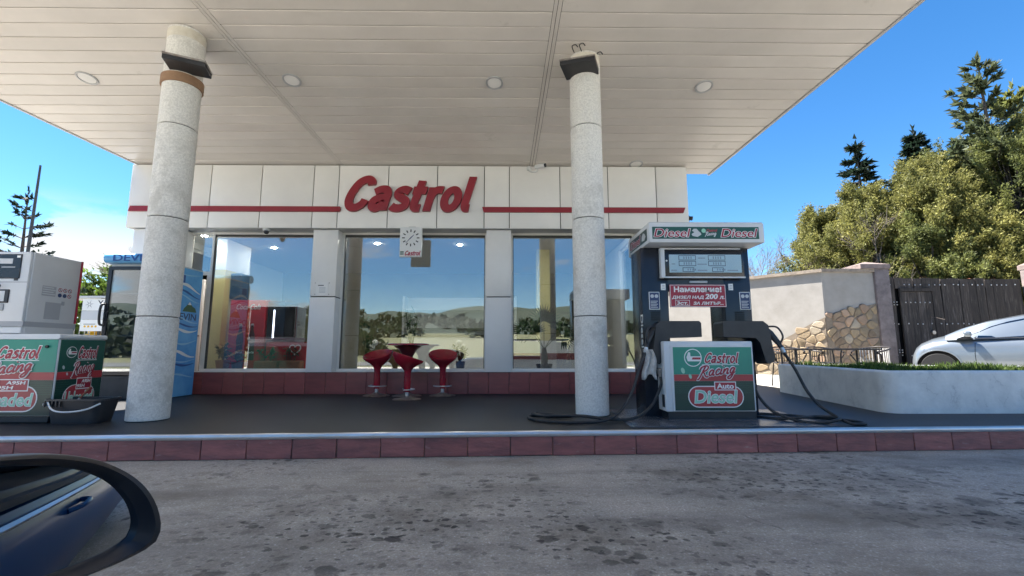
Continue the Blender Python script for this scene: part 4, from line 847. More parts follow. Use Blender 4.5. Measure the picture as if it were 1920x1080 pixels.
for z, am, th, ph, mm_ in ((1.50, .05, .035, .6, 'print_deepblue'), (1.44, .05, .022, .9, 'print_paleblue'), (1.05, .03, .03, 1.6, 'print_deepblue'), (1.12, .04, .025, 1.2, 'print_paleblue'), (.48, .03, .035, 2.2, 'print_deepblue'), (.53, .03, .02, 2.6, 'print_paleblue'), (1.80, .02, .02, 3, 'print_paleblue'), (1.58, .06, .05, .2, 'print_white'), (.98, .04, .045, 2.0, 'print_white'), (.62, .05, .05, 1.0, 'print_white'), (.30, .03, .03, .4, 'print_paleblue'), (.80, .04, .03, 2.8, 'print_paleblue')):
    flat('water_swirl', wave(z, am, th, ph), mm_, sp_, so, Yv, Zv, .0008, random.uniform(0, .0006))
flat('mountain_print', [(.20, 1.24), (.50, 1.24), (.47, 1.30), (.40, 1.33), (.34, 1.39), (.28, 1.33), (.23, 1.29)], 'print_leaf', sp_, so, Yv, Zv, .001)
flat('mountain_print', [(.30, 1.345), (.38, 1.345), (.34, 1.39)], 'print_white', sp_, so, Yv, Zv, .0006, .001)
lettering('lettering', 'DEVIN', 'print_navy', sp_, (fx1 + .004, fy0 + .06, K + 1.115), Yv, Zv, .49, .10, .001, .05, .01, lift=.001)
flat('handle_recess', [(.06, 1.66), (.20, 1.66), (.20, 1.78), (.06, 1.78)], 'print_deepblue', sp_, so, Yv, Zv, .0008)

# ================================================================ BAR STOOLS, BAR TABLE
def stool():
    t = thing('bar_stool', (0, 0, 0), '', 'bar stool', 'red bar stools at the shop front')
    bowl = [(.044, .225), (.045, .34), (.052, .375), (.078, .408), (.130, .442), (.182, .482), (.212, .530), (.216, .556), (.208, .564), (.192, .540), (.15, .500), (.09, .475), (0, .468)]
    tilt = lambda r, z, a: (.06 * max(0, (z - .43) / .13) * math.sin(a) * (r / .2) if z > .43 else 0)
    obj('seat', MB().lathe(bowl, 36, tilt=tilt), 'red_plastic', t, local=True)
    obj('pillar', MB().lathe([(.034, .10), (.045, .13), (.049, .24)], 24), 'red_plastic', t, local=True)
    obj('stem', MB().lathe([(.024, .02), (.024, .11)], 20), 'chrome', t, local=True)
    obj('base', MB().lathe([(0, .002), (.19, .002), (.195, .008), (.18, .014), (.08, .030), (.03, .05), (.026, .06)], 36), 'steel_dull', t, local=True)
    obj('foot_ring', MB().tube([(.12 * math.sin(a) * 1.1, .02 - .12 * math.cos(a), .135) for a in np.linspace(-1.9, 1.9, 18)], .008, 8).tube([(0, -.1, .135), (0, 0, .135)], .008, 8), 'chrome', t, local=True)
    return t
s0 = stool()
def dup(o, loc, rz, label):
    c = o.copy(); COL.objects.link(c); c.location = loc; c.rotation_euler = (0, 0, rz); c['label'] = label
    for ch in o.children:
        d = ch.copy(); COL.objects.link(d); d.parent = c
        for g in ch.children: e = g.copy(); COL.objects.link(e); e.parent = d
    return c
s0.location = (-1.925, 6.93, K); s0['label'] = 'red bar stool farthest towards the drinks window'; s0.scale = (1, 1, 1.10); s0.rotation_euler = (0, 0, R(-20))
c_ = dup(s0, (-1.365, 6.42, K), R(105), 'red bar stool standing nearest, in front of the bar table'); c_.scale = (1, 1, 1.05)
c_ = dup(s0, (-.95, 6.93, K), R(12), 'red bar stool between the bar table and the middle pillar')
tb = thing('bar_table', (-1.46, 6.90, K), 'round dark red bar table between the three red stools', 'table')
obj('top', MB().lathe([(0, .772), (.28, .772), (.305, .762), (.307, .752), (.28, .745), (.12, .735), (0, .735)], 40, (-1.47, 6.90, K)), 'red_plastic', tb)
obj('cone', MB().lathe([(.05, .30), (.055, .45), (.075, .58), (.13, .68), (.21, .735), (0, .736)], 32, (-1.47, 6.90, K)), 'dark_red_plastic', tb)
obj('stem', MB().lathe([(.03, .03), (.03, .32)], 20, (-1.47, 6.90, K)), 'chrome', tb)
obj('base', MB().lathe([(0, .002), (.21, .002), (.215, .010), (.18, .018), (.08, .032), (.032, .05)], 36, (-1.47, 6.90, K)), 'steel_dull', tb)
# ================================================================ PLANTER AND GRASS
def arc(cx, cy, r, a0, a1, n=6): return [(cx + r * math.cos(R(a0 + (a1 - a0) * i / n)), cy + r * math.sin(R(a0 + (a1 - a0) * i / n))) for i in range(n + 1)]
outer = [(4.46, 7.56)] + [(4.10, 5.13)] + arc(4.26, 5.12, .16, 190, 270) + [(5.6, 4.965), (9.6, 5.06), (9.6, 5.95), (7.2, 6.62), (6.2, 7.02), (5.3, 7.50)]
def shrink(p, d):
    n = len(p); o = []
    for i in range(n):
        a, b_, c = Vector(p[i - 1]), Vector(p[i]), Vector(p[(i + 1) % n]); t = ((b_ - a).normalized() + (c - b_).normalized()).normalized(); nn = Vector((-t.y, t.x)); o.append((b_ + nn * d))
    return [(q.x, q.y) for q in o]
inner = shrink(outer, .13)
pl = thing('planter', (5.5, 5.8, K), 'long low whitewashed planter with rounded corner beside the diesel pump', 'planter')
n = len(outer); b = MB(); ov = shrink(outer, .02)
b.v = [(x, y, K) for x, y in outer] + [(x, y, .612) for x, y in outer] + [(x, y, .63) for x, y in ov] + [(x, y, .63) for x, y in inner] + [(x, y, .5) for x, y in inner]
b.f = [(r * n + i, r * n + (i + 1) % n, (r + 1) * n + (i + 1) % n, (r + 1) * n + i) for r in range(4) for i in range(n)]
obj('wall', b, 'stucco', pl, True)
obj('soil', MB().add([(x, y, .585) for x, y in inner], [tuple(range(n))]), 'soil', pl, False)
def inside(x, y, poly):
    c = False; m_ = len(poly)
    for i in range(m_):
        (x1, y1), (x2, y2) = poly[i], poly[i - 1]
        if (y1 > y) != (y2 > y) and x < (x2 - x1) * (y - y1) / (y2 - y1) + x1: c = not c
    return c
pts = []
while len(pts) < 9000:
    x, y = rng.uniform(4.2, 9.6), rng.uniform(5, 7.5)
    if inside(x, y, inner): pts.append((x, y))
pts = np.array(pts); m_ = len(pts); a = rng.uniform(0, 2 * math.pi, m_); hgt = rng.uniform(.035, .10, m_) * (1 + .5 * np.sin(pts[:, 0] * 5) * np.sin(pts[:, 1] * 4)); ln = rng.uniform(.01, .05, m_); wd = rng.uniform(.003, .006, m_)
P0 = np.stack([pts[:, 0], pts[:, 1], np.full(m_, .583)], 1); D = np.stack([np.cos(a), np.sin(a), 0 * a], 1); S = np.stack([-np.sin(a), np.cos(a), 0 * a], 1)
top = P0 + D * ln[:, None] + np.array([0, 0, 1]) * hgt[:, None]; mid = P0 + D * ln[:, None] * .35 + np.array([0, 0, 1]) * hgt[:, None] * .6
v = np.stack([P0 - S * wd[:, None], P0 + S * wd[:, None], mid + S * wd[:, None] * .8, top], 1).reshape(-1, 3)
props(fast('grass', v, quads(v), 'grass_blade', kind='stuff'), 'short green grass filling the whitewashed planter', 'grass')

# ================================================================ BOUNDARY WALL WITH FIELD STONES
C0 = Vector((8.43, 12.0)); C1 = Vector((4.2, 16.6)); C2 = Vector((9.83, 12.0)); WT = 2.93
bwall = thing('boundary_wall', (8.43, 12, K), 'cream plastered yard wall with field stones at its foot, meeting the wooden gate', 'wall')
dl_ = (C1 - C0).normalized(); nl = Vector((dl_.y, -dl_.x)); nl = nl if nl.dot(Vector((-1, -1))) > 0 else -nl
q = [C0, C2, C2 + Vector((0, .3)), C0 + Vector((.13, .3)), C1 - nl * .3, C1]
obj('plaster', MB().prism([(p.x, p.y) for p in q], 'z', K - .1, WT), 'plaster', bwall, False)
q2 = [C0 + Vector((-.03, -.07)), C2 + Vector((.0, -.07)), C2 + Vector((0, .36)), C0 + Vector((.13, .36)), C1 - nl * .36, C1 + nl * .07]
obj('coping', MB().prism([(p.x, p.y) for p in q2], 'z', WT, WT + .085), 'coping', bwall, False)
def clip(poly, p, q):
    """keep the half of poly nearer to p than to q"""
    mx_, my_ = (p[0] + q[0]) / 2, (p[1] + q[1]) / 2; nx_, ny_ = q[0] - p[0], q[1] - p[1]; o = []
    f = lambda t: (t[0] - mx_) * nx_ + (t[1] - my_) * ny_
    for i in range(len(poly)):
        a_, b_ = poly[i - 1], poly[i]; fa, fb = f(a_), f(b_)
        if (fa <= 0) != (fb <= 0): k_ = fa / (fa - fb); o.append((a_[0] + (b_[0] - a_[0]) * k_, a_[1] + (b_[1] - a_[1]) * k_))
        if fb <= 0: o.append(b_)
    return o
def stones(org, d, nrm, length, top):
    """irregular rounded stones on a wall face; top(s) is how high the stonework reaches"""
    sites = []; z = K + .06; row = 0
    while z < 2.5:
        s = random.uniform(-.3, 0)
        while s < length + .3: sites.append((s + random.uniform(-.05, .05), z + random.uniform(-.055, .055))); s += random.uniform(.24, .46)
        z += random.uniform(.125, .165)
    for p in sites:
        if not (.04 < p[0] < length - .04 and p[1] + .05 < top(p[0])): continue
        w0, w1 = max(p[0] - .3, .004), min(p[0] + .3, length - .004); poly = [(w0, max(p[1] - .2, K)), (w1, max(p[1] - .2, K)), (w1, p[1] + .16), (w0, p[1] + .16)]
        for q in sites:
            if q is not p and abs(q[0] - p[0]) < .8 and abs(q[1] - p[1]) < .6: poly = clip(poly, p, q)
        if len(poly) < 3: continue
        for _ in range(2): poly = [t for i in range(len(poly)) for t in ((poly[i - 1][0] * .78 + poly[i][0] * .22, poly[i - 1][1] * .78 + poly[i][1] * .22), (poly[i - 1][0] * .22 + poly[i][0] * .78, poly[i - 1][1] * .22 + poly[i][1] * .78))]
        cs = sum(t[0] for t in poly) / len(poly); cz_ = sum(t[1] for t in poly) / len(poly); m_ = len(poly)
        hw_ = max(abs(t[0] - cs) for t in poly); hz = max(abs(t[1] - cz_) for t in poly); k0 = 1 - .007 / max(min(hw_, hz), .03)
        ring0 = [((t[0] - cs) * k0, (t[1] - cz_) * k0) for t in poly]; ring1 = [(t[0] * .86, t[1] * .82) for t in ring0]
        dp_ = random.uniform(.03, .05); b = MB(); f3 = lambda p_, t: (org.x + d.x * (cs + p_[0]) + nrm.x * t, org.y + d.y * (cs + p_[0]) + nrm.y * t, cz_ + p_[1])
        b.v = [f3(p_, -.01) for p_ in ring0] + [f3((p_[0] * .95, p_[1] * .95), dp_ * .6) for p_ in ring0] + [f3(p_, dp_) for p_ in ring1]
        b.f = [(r * m_ + i, r * m_ + (i + 1) % m_, (r + 1) * m_ + (i + 1) % m_, (r + 1) * m_ + i) for r in range(2) for i in range(m_)] + [tuple(2 * m_ + i for i in range(m_))]
        if nrm.x * d.y - nrm.y * d.x < 0: b.f = [t[::-1] for t in b.f]
        obj('stone', b, random.choice(['stone', 'stone', 'stone_pale', 'stone_pink', 'stone_brown']), bwall, True, origin=f3((0, 0), 0))
stones(C0, Vector((1, 0)), Vector((0, -1)), 1.40, lambda s: 1.86 + .20 * s)
stones(C0, dl_, nl, 2.5, lambda s: 1.80 - .55 * s + .10 * math.sin(s * 5))
def mort(org, d, nrm, pr): # mortar bed behind the stones
    b = MB(); n_ = len(pr); t = .018
    b.v = [(org.x + d.x * s + nrm.x * t, org.y + d.y * s + nrm.y * t, z) for s, z in pr] + [(org.x + d.x * s - nrm.x * .01, org.y + d.y * s - nrm.y * .01, z) for s, z in pr]
    b.f = [tuple(range(n_)), tuple(range(2 * n_ - 1, n_ - 1, -1))] + [(i, (i + 1) % n_, (i + 1) % n_ + n_, i + n_) for i in range(n_)]
    obj('mortar', b, 'mortar', bwall, False)
mort(C0, Vector((1, 0)), Vector((0, -1)), [(.0, K), (1.399, K), (1.399, 2.08), (.9, 1.98), (.4, 1.88), (0, 1.76)])
mort(C0, dl_, nl, [(0, K), (0, 1.72), (.4, 1.52), (.8, 1.28), (1.3, 1.0), (1.8, .75), (2.3, .45), (2.5, K)])
gp = thing('gate_pillar', (10.0, 12, K), 'stone gate pillar with pale pyramid cap between plaster wall and wooden gate', 'pillar')
obj('shaft', MB().bbox(9.832, 10.22, 11.93, 12.4, K, 3.02, .015, 2), 'pillar_plaster', gp)
def capm(x0, x1, y0, y1, z): return MB().add([(x0, y0, z), (x1, y0, z), (x1, y1, z), (x0, y1, z), (x0, y0, z + .12), (x1, y0, z + .12), (x1, y1, z + .12), (x0, y1, z + .12), ((x0 + x1) / 2, (y0 + y1) / 2, z + .24)], [(3, 2, 1, 0), (0, 1, 5, 4), (1, 2, 6, 5), (2, 3, 7, 6), (3, 0, 4, 7), (4, 5, 8), (5, 6, 8), (6, 7, 8), (7, 4, 8)])
obj('cap', capm(9.44, 10.24, 11.90, 12.6, 3.018), 'cap_stone', gp, False)
gp = thing('gate_pillar', (14.2, 12, K), 'pale gate pillar at the far end of the wooden gate, above the parked car', 'pillar')
obj('shaft', MB().bbox(14.0, 14.4, 11.96, 12.14, K, 3.02, .015, 2), 'pillar_plaster', gp); obj('cap', capm(13.99, 14.45, 11.92, 12.18, 3.02), 'cap_stone', gp, False)
# ================================================================ WOODEN GATE
gt = thing('wooden_gate', (12, 12, K), 'dark weathered plank gate with studs and a small wicket door', 'gate')
obj('backing', MB().box(10.22, 13.93, 12.12, 12.18, K + .05, 2.70), 'dark_gap', gt, False)
x = 10.23
while x < 13.85:
    ww = random.uniform(.19, .29); x2 = min(x + ww, 13.92); zt = 2.80 + random.uniform(-.02, .02) - .012 * (x - 10.2)
    dy = random.uniform(-.012, .012); lean = random.uniform(-.012, .012); b = MB()
    if x2 <= 10.56 or x >= 11.40: b.box(x + .004, x2 - .004, 12.06 + dy, 12.10 + dy, K + .06, zt)
    else: b.box(x + .004, x2 - .004, 12.06 + dy, 12.10 + dy, 2.50, zt)
    b.v = [(p[0] + lean * (p[2] - 1), p[1], p[2]) for p in b.v]
    obj('plank', b, 'gate_wood', gt, False, origin=((x + x2) / 2, 12.06, 1)); x = x2
wd_ = obj('wicket_frame', MB().box(10.52, 11.46, 12.0, 12.06, 2.42, 2.50).box(10.52, 10.58, 12.02, 12.06, K + .1, 2.42).box(11.40, 11.46, 12.02, 12.06, K + .1, 2.42), 'gate_wood', gt, False)
for i in range(4): obj('wicket_plank', MB().box(10.585 + i * .204, 10.783 + i * .204, 12.03 + .004 * (i % 2), 12.07, K + .1, 2.41), 'gate_wood', gt, False, origin=(10.6 + i * .2, 12, 1))
obj('handle', MB().tube([(11.30, 12.03, 1.32), (11.30, 11.99, 1.32)], .05, 14), 'steel_dull', gt)
b = MB(); b.add([(-.016, 0, -.016), (.016, 0, -.016), (.016, 0, .016), (-.016, 0, .016), (0, -.022, 0)], [(0, 1, 4), (1, 2, 4), (2, 3, 4), (3, 0, 4)])
st0 = None
def stud(x, z, y):
    global st0
    p = Vector((x, y, z)) - Vector(gt.location)
    if st0 is None: st0 = obj('stud', b, 'stud', gt, False, local=True); st0.location = p
    else: inst('stud', st0.data, gt, p)
for z in (2.60, 1.55, .72):
    xx = 10.30
    while xx < 13.8:
        ins = 10.58 < xx < 11.4
        if not (10.50 < xx < 10.6 or 11.38 < xx < 11.48): stud(xx, z + random.uniform(-.01, .01) + (.0), (12.028 if ins and z < 2.4 else 12.046))
        xx += random.choice([.12, .13, .14, .15, .15, .24])
for x, z in ((10.36, 2.13), (10.44, 2.13), (10.36, 2.06), (10.44, 2.06), (10.36, .86), (10.44, .86), (10.36, .80), (10.44, .80)): stud(x, z, 12.046)
for i in range(6): stud(10.66 + i * .13, 2.12, 12.026)
sh = thing('shed_roof', (14, 14, 2.4), 'low terracotta tiled roof ridge just above the wooden gate', 'roof')
for i in range(12): obj('roof_tile', MB().tube([(13.1 + i * .16, 13.2, 2.80 + i * .012), (13.1 + i * .16, 14.2, 3.12 + i * .012)], .085, 8), 'terracotta', sh, origin=(13 + i * .16, 13.2, 2.7))
obj('wall', MB().box(13.0, 15.0, 13.3, 14.4, K, 2.74), 'plaster', sh, False)

# ================================================================ GARDEN FURNITURE
gtab = thing('garden_table', (5.7, 8.1, K), 'long black metal garden table behind the planter', 'table')
obj('top', MB().bbox(4.92, 6.46, 7.86, 8.40, .855, .885, .008, 2), 'garden_metal', gtab)
for x, y in ((5.0, 7.92), (6.38, 7.92), (5.0, 8.34), (6.38, 8.34)): obj('leg', MB().tube([(x, y, K), (x, y, .856)], .018, 8), 'garden_metal', gtab)
for x0, s in ((5.62, 1), (5.78, -1)): obj('brace', MB().tube(spline([(x0, 7.9, .85), (x0 + s * .02, 7.9, .7), (x0 + s * .02, 7.9, K)], 6), .012, 8), 'garden_metal', gtab)
def chair(loc, rz, label, slat):
    t = thing('garden_chair', loc, label, 'chair', 'metal garden chairs behind the planter', rz)
    obj('seat', MB().lathe([(0, .43), (.22, .43), (.235, .44), (.22, .452), (0, .455)], 24), 'garden_metal', t, local=True)
    for sx, sy in ((-1, -1), (1, -1), (-1, 1), (1, 1)): obj('leg', MB().tube([(sx * .17, sy * .17, .435), (sx * .21, sy * .21, 0)], .012, 8), 'garden_metal', t, local=True)
    ar = [(.27 * math.sin(a) * 1.05, .27 * math.cos(a) - .02, .735 - .06 * (1 - math.cos(a)) / 2 * 2) for a in np.linspace(-2.3, 2.3, 24)]
    obj('back_rail', MB().tube(ar, .014, 8), 'garden_metal', t, local=True)
    for s in (-1, 1): obj('arm', MB().tube(spline([(s * .21, -.20, .62), (s * .27, -.16, .60), (s * .24, -.10, .50), (s * .20, -.1, .44)], 5), .012, 8), 'garden_metal', t, local=True)
    for a in np.linspace(-1.25, 1.25, 15): obj('slat', MB().box(-.007, .007, -.003, .003, 0, 1).xf(Matrix.Translation((.25 * math.sin(a) * 1.05, .25 * math.cos(a) - .02, .44)) @ Matrix.Rotation(-a, 4, 'Z') @ Matrix.Diagonal((1, 1, .27, 1))), slat, t, False, local=True)
    return t
chair((6.58, 8.25, K), R(-75), 'pale slatted garden chair at the table end near the silver car', 'rag')
chair((5.98, 8.62, K), R(10), 'black garden chair drawn up at the middle of the garden table', 'garden_metal')
chair((5.25, 8.60, K), R(-8), 'black garden chair at the table end nearest the diesel pump', 'garden_metal')

# ================================================================ CARS
def loft(rows, close=True):
    """rows: list of equal length point lists; skin between successive rows"""
    b = MB(); k = len(rows[0])
    for r in rows: b.v += [tuple(p) for p in r]
    b.f = [(i * k + j, i * k + j + 1, (i + 1) * k + j + 1, (i + 1) * k + j) for i in range(len(rows) - 1) for j in range(k - 1)]
    if close: b.f += [tuple(range(k - 1, -1, -1)), tuple((len(rows) - 1) * k + j for j in range(k))]
    return b
def car_body(st):
    """st: (x, half width, z sill, z belt / bonnet at side, z top at centre)"""
    rows = []
    for x, hw, zs, zb, zt in st:
        half = [(hw * .90, zs), (hw * .985, zs + (zb - zs) * .18), (hw, zs + (zb - zs) * .45), (hw * .985, zs + (zb - zs) * .75), (hw * .95, zs + (zb - zs) * .93), (hw * .88, zb), (hw * .6, zb + (zt - zb) * .7), (hw * .25, zt)]
        rows.append([(x, -y, z) for y, z in half] + [(x, y, z) for y, z in half[::-1]])
    return loft(rows)
silver = thing('parked_car', (9.435, 11.2, K), 'silver hatchback parked between the planter and the wooden gate', 'car', rz=R(-43))
# local frame: nose near x=.4, length towards +x, near side at -y
st = [(.38, .55, .28, .44, .48), (.41, .68, .24, .56, .60), (.47, .76, .2, .68, .73), (.57, .80, .18, .775, .83), (.77, .84, .18, .86, .935), (1.05, .86, .18, .895, 1.02), (1.5, .87, .18, .905, .97), (2.4, .875, .18, .925, .97), (3.3, .87, .18, .96, 1.0), (3.9, .84, .2, .98, 1.03), (4.2, .76, .28, .93, .98), (4.28, .6, .34, .78, .83)]
body = obj('body', car_body(st), 'car_silver', silver, local=True)
gst = [(.98, .68, .89, 1.0), (1.27, .71, .90, 1.15), (1.68, .70, .905, 1.30), (2.2, .68, .915, 1.415), (2.7, .66, .925, 1.465), (3.3, .65, .94, 1.445), (3.85, .63, .97, 1.30), (4.15, .6, .98, 1.06)]
rows = [[(x, -hw - .14, zb), (x, -hw - .05, zb + (zt - zb) * .55), (x, -hw + .05, zb + (zt - zb) * .93), (x, -hw * .5, zt), (x, hw * .5, zt), (x, hw - .05, zb + (zt - zb) * .93), (x, hw + .05, zb + (zt - zb) * .55), (x, hw + .14, zb)] for x, hw, zb, zt in gst]
cab_ = obj('roof', loft(rows), 'car_silver', silver, local=True)
def side_y(x, z): # outer skin of the cabin side
    g = np.array(gst); hw, zb, zt = (np.interp(x, g[:, 0], g[:, i]) for i in (1, 2, 3)); t = (z - zb) / max(zt - zb, .01)
    return -float(np.interp(t, [0, .55, .93], [hw + .14, hw + .05, hw - .05])) - .006
def side_glass(pr, nm='side_window'):
    b = MB(); b.v = [(x, side_y(x, z), z) for x, z in pr] + [(x, side_y(x, z) + .004, z) for x, z in pr]; n_ = len(pr)
    b.f = [tuple(range(n_)), tuple(range(2 * n_ - 1, n_ - 1, -1))] + [(i, (i + 1) % n_, (i + 1) % n_ + n_, i + n_) for i in range(n_)]
    return b
obj('side_window', side_glass([(1.46, .93), (2.6, .955), (2.6, 1.36), (2.25, 1.335), (1.95, 1.265), (1.68, 1.165), (1.52, 1.07)]), 'car_glass', silver, local=True)
obj('side_window', side_glass([(2.67, .955), (3.6, .99), (3.45, 1.24), (3.1, 1.34), (2.67, 1.36)]), 'car_glass', silver, local=True)
obj('quarter_trim', side_glass([(1.16, .915), (1.44, .925), (1.505, 1.06), (1.36, 1.0)]), 'car_trim', silver, local=True)
ws = MB(); ws.v = [(1.10, -.33, 1.065), (1.10, .33, 1.065), (2.1, .33, 1.40), (2.1, -.33, 1.40)]; ws.f = [(0, 1, 2, 3)]; obj('windscreen', ws.xf(Matrix.Translation((-.012, 0, .02))), 'car_glass', silver, False, local=True)
for wx in (.82, 3.42):
    for s in (-1, 1):
        M_ = Matrix.Translation((wx, s * .80, .30)) @ Matrix.Rotation(R(90), 4, 'X')
        obj('wheel_arch', MB().lathe([(.0, -.086), (.372, -.086), (.372, .086), (0, .086)], 32).xf(M_ @ Matrix.Translation((0, 0, 0))), 'dark_gap', silver, local=True)
        obj('arch_lip', MB().tube([(wx + .375 * math.cos(a), s * .886, .30 + .375 * math.sin(a)) for a in np.linspace(.1, 3.04, 24)], .014, 8), 'car_silver', silver, local=True)
        wl = obj('wheel', MB().lathe([(.20, -.10), (.29, -.10), (.308, -.07), (.308, .07), (.29, .10), (.20, .10)], 36).xf(M_), 'tyre', silver, local=True)
        ri = MB().lathe([(.0, -.098), (.06, -.10), (.06, -.07), (.19, -.06), (.205, -.098), (.205, .09), (0, .09)], 30).xf(M_)
        obj('rim', ri, 'rim', wl, local=True)
mr_ = obj('wing_mirror', MB().bbox(1.25, 1.38, -1.06, -.88, .95, 1.075, .04, 4), 'car_silver', silver, local=True)
obj('mirror_arm', MB().prism([(1.14, .92), (1.40, .92), (1.35, .97), (1.26, .97)], 'y', -.92, -.80), 'car_trim', mr_, False, local=True)
obj('door_handle', MB().bbox(2.16, 2.40, -.90, -.86, .74, .765, .01, 2), 'chrome', silver, local=True)
def body_y(x, z):
    s_ = np.array(st); hw, zs, zb = (np.interp(x, s_[:, 0], s_[:, i]) for i in (1, 2, 3)); t = (z - zs) / (zb - zs)
    return -float(np.interp(t, [0, .18, .45, .75, .93, 1], [.90, .985, 1, .985, .95, .88])) * hw
for xs_, zz in (((1.40, 1.40, 1.43), (.30, .6, .89)), ((2.64, 2.64, 2.64), (.30, .6, .92)), ((1.45, 2.0, 2.6), (.27, .27, .27))): obj('shut_line', MB().tube([(x_, body_y(x_, z_), z_) for x_, z_ in zip(np.interp(np.linspace(0, 2, 9), range(3), xs_), np.interp(np.linspace(0, 2, 9), range(3), zz))], .005, 5), 'dark_gap', silver, local=True)
obj('belt_trim', MB().tube([(x_, side_y(x_, .925) - .004, .925 + .012 * (x_ - 1.4)) for x_ in np.linspace(1.42, 3.5, 14)], .008, 6), 'car_trim', silver, local=True)
obj('headlamp', MB().add([(.42, -.64, .56), (.60, -.795, .66), (.62, -.78, .74), (.46, -.62, .66)], [(0, 1, 2, 3)]), 'display_glass', silver, local=True)
# the viewer's own car: only its door mirror is in the picture
own = thing('passenger_car', (-1.9, 0, 0), 'dark blue car in the foreground shown only by its black door mirror', 'car')
st = [(-1.95, .30, .25, .42, .46), (-1.85, .58, .2, .48, .52), (-1.5, .78, .16, .56, .60), (-.9, .84, .15, .60, .63), (-.5, .86, .15, .62, .64), (.2, .87, .15, .63, .64), (1.2, .87, .15, .64, .65), (2.0, .86, .16, .64, .66), (2.5, .74, .2, .62, .64), (2.6, .5, .26, .5, .52)]
obj('body', car_body(st).xf(Matrix.Translation((.2, -.575, 0))), 'car_blue', own)
obj('sill_trim', MB().prism([(.262, .608), (.268, .632), (.235, .640), (.225, .615)], 'x', -.45, 2.15), 'car_trim', own, False)
obj('shoulder_trim', MB().prism([(.286, .555), (.291, .565), (.283, .575), (.278, .565)], 'x', -.45, 2.15), 'chrome', own, False)
obj('door_handle', MB().tube(spline([(.48, .285, .50), (.52, .325, .51), (.62, .325, .515), (.66, .285, .515)], 5), .012, 8), 'car_blue', own)
obj('roof', MB().bbox(-.05, 2.0, -1.30, .20, 1.17, 1.21, .015, 2), 'car_blue', own); obj('rear_seat', MB().bbox(1.62, 1.95, -1.25, .20, .66, 1.12, .05, 3), 'car_trim', own)
mn = Vector((.846, -.533, .03)).normalized(); ma = Vector((.533, .846, 0)).normalized(); mb_ = mn.cross(ma); mc = Vector((-.471, .540, .667))
outl = [(-.135, .040), (-.1082, .0714), (-.0892, .0771), (-.0681, .077), (-.0283, .072), (.0087, .0598), (.0376, .0414), (.058, .0208), (.0721, -.0027), (.0797, -.0267), (.0797, -.0423), (.0721, -.0533), (.0435, -.0609), (.0101, -.0649), (-.0321, -.068), (-.08, -.070), (-.12, -.06), (-.14, -.02)]
gl_ = [(-.115, .035), (-.0979, .0600), (-.067, .066), (-.0271, .0586), (.0004, .0477), (.0233, .0309), (.0403, .0089), (.0493, -.0116), (.051, -.0271), (.0468, -.0387), (.0274, -.0471), (-.0168, -.0533), (-.056, -.057), (-.0976, -.054), (-.116, -.02)]
def closed(pp, n=6):
    P_ = [Vector((*p, 0)) for p in pp]; P_ = P_[-2:] + P_ + P_[:2]; o = spline(P_, n); return [(q.x, q.y) for q in o[2 * n:-2 * n]]
OU, GL = closed(outl, 5), closed(gl_, 5)
def resample(pp, m_):
    p = np.array(pp + [pp[0]]); s = np.r_[0, np.cumsum(np.linalg.norm(np.diff(p, axis=0), axis=1))]; t = np.linspace(0, s[-1], m_, endpoint=False)
    return list(zip(np.interp(t, s, p[:, 0]), np.interp(t, s, p[:, 1])))
def ang_sample(pp, m_, c=(-.03, 0)):
    p = np.array(resample(pp, 600)); a = np.arctan2(p[:, 1] - c[1], p[:, 0] - c[0]); o = []
    for q in np.linspace(-math.pi, math.pi, m_, endpoint=False): o.append(tuple(p[np.argmin(np.abs(np.angle(np.exp(1j * (a - q)))))]))
    return o
m_ = 72; OU, GL = ang_sample(OU, m_), ang_sample(GL, m_)
f3 = lambda p, t: tuple(mc + ma * p[0] + mb_ * p[1] + mn * t)
lerp = lambda a, c, t: (a[0] + (c[0] - a[0]) * t, a[1] + (c[1] - a[1]) * t)
rows = [[f3(p, -.010) for p in GL], [f3(lerp(p, q, .15), -.002) for p, q in zip(GL, OU)], [f3(lerp(p, q, .7), .004) for p, q in zip(GL, OU)], [f3(lerp(p, q, .95), 0) for p, q in zip(GL, OU)], [f3(p, -.010) for p in OU], [f3((p[0] * .99 - .0, p[1] * .98), -.035) for p in OU], [f3((p[0] * .85 - .005, p[1] * .80), -.075) for p in OU], [f3((p[0] * .5 - .02, p[1] * .45), -.10) for p in OU], [f3((-.03, 0), -.107) for p in OU]]
b = MB()
for r in rows: b.v += r
b.f = [(i * m_ + j, i * m_ + (j + 1) % m_, (i + 1) * m_ + (j + 1) % m_, (i + 1) * m_ + j) for i in range(len(rows) - 1) for j in range(m_)]
mh = obj('side_mirror', b, 'car_trim', own)
b = MB(); gc = (-.03, .002); nr_ = 10
for r in range(nr_ + 1):
    k_ = r / nr_; b.v += [f3((gc[0] + (p[0] - gc[0]) * k_, gc[1] + (p[1] - gc[1]) * k_), -.0095 + (((GL[0][0] - gc[0]) ** 2) * 0 + (.085 ** 2 - ((p[0] - gc[0]) ** 2 + (p[1] - gc[1]) ** 2) * k_ * k_)) / (2 * 1.3) - .0012) for p in GL]
b.f = [(r * m_ + j, r * m_ + (j + 1) % m_, (r + 1) * m_ + (j + 1) % m_, (r + 1) * m_ + j) for r in range(nr_) for j in range(m_)]
g_ = obj('mirror_glass', b, 'mirror_silver', mh); smooth_mesh(g_.data, 180)
obj('cabin_lining', MB().bbox(-.4, 1.95, -1.35, .245, .60, .662, .01, 2), 'car_trim', own)
b = MB(); p0 = mc - ma * .10 - mb_ * .04 - mn * .05
obj('mirror_arm', b.tube(spline([p0, p0 + Vector((-.03, -.07, -.02)), (-.62, .30, .60), (-.62, .20, .58)], 5), [.028] * 16, 10), 'car_trim', mh)

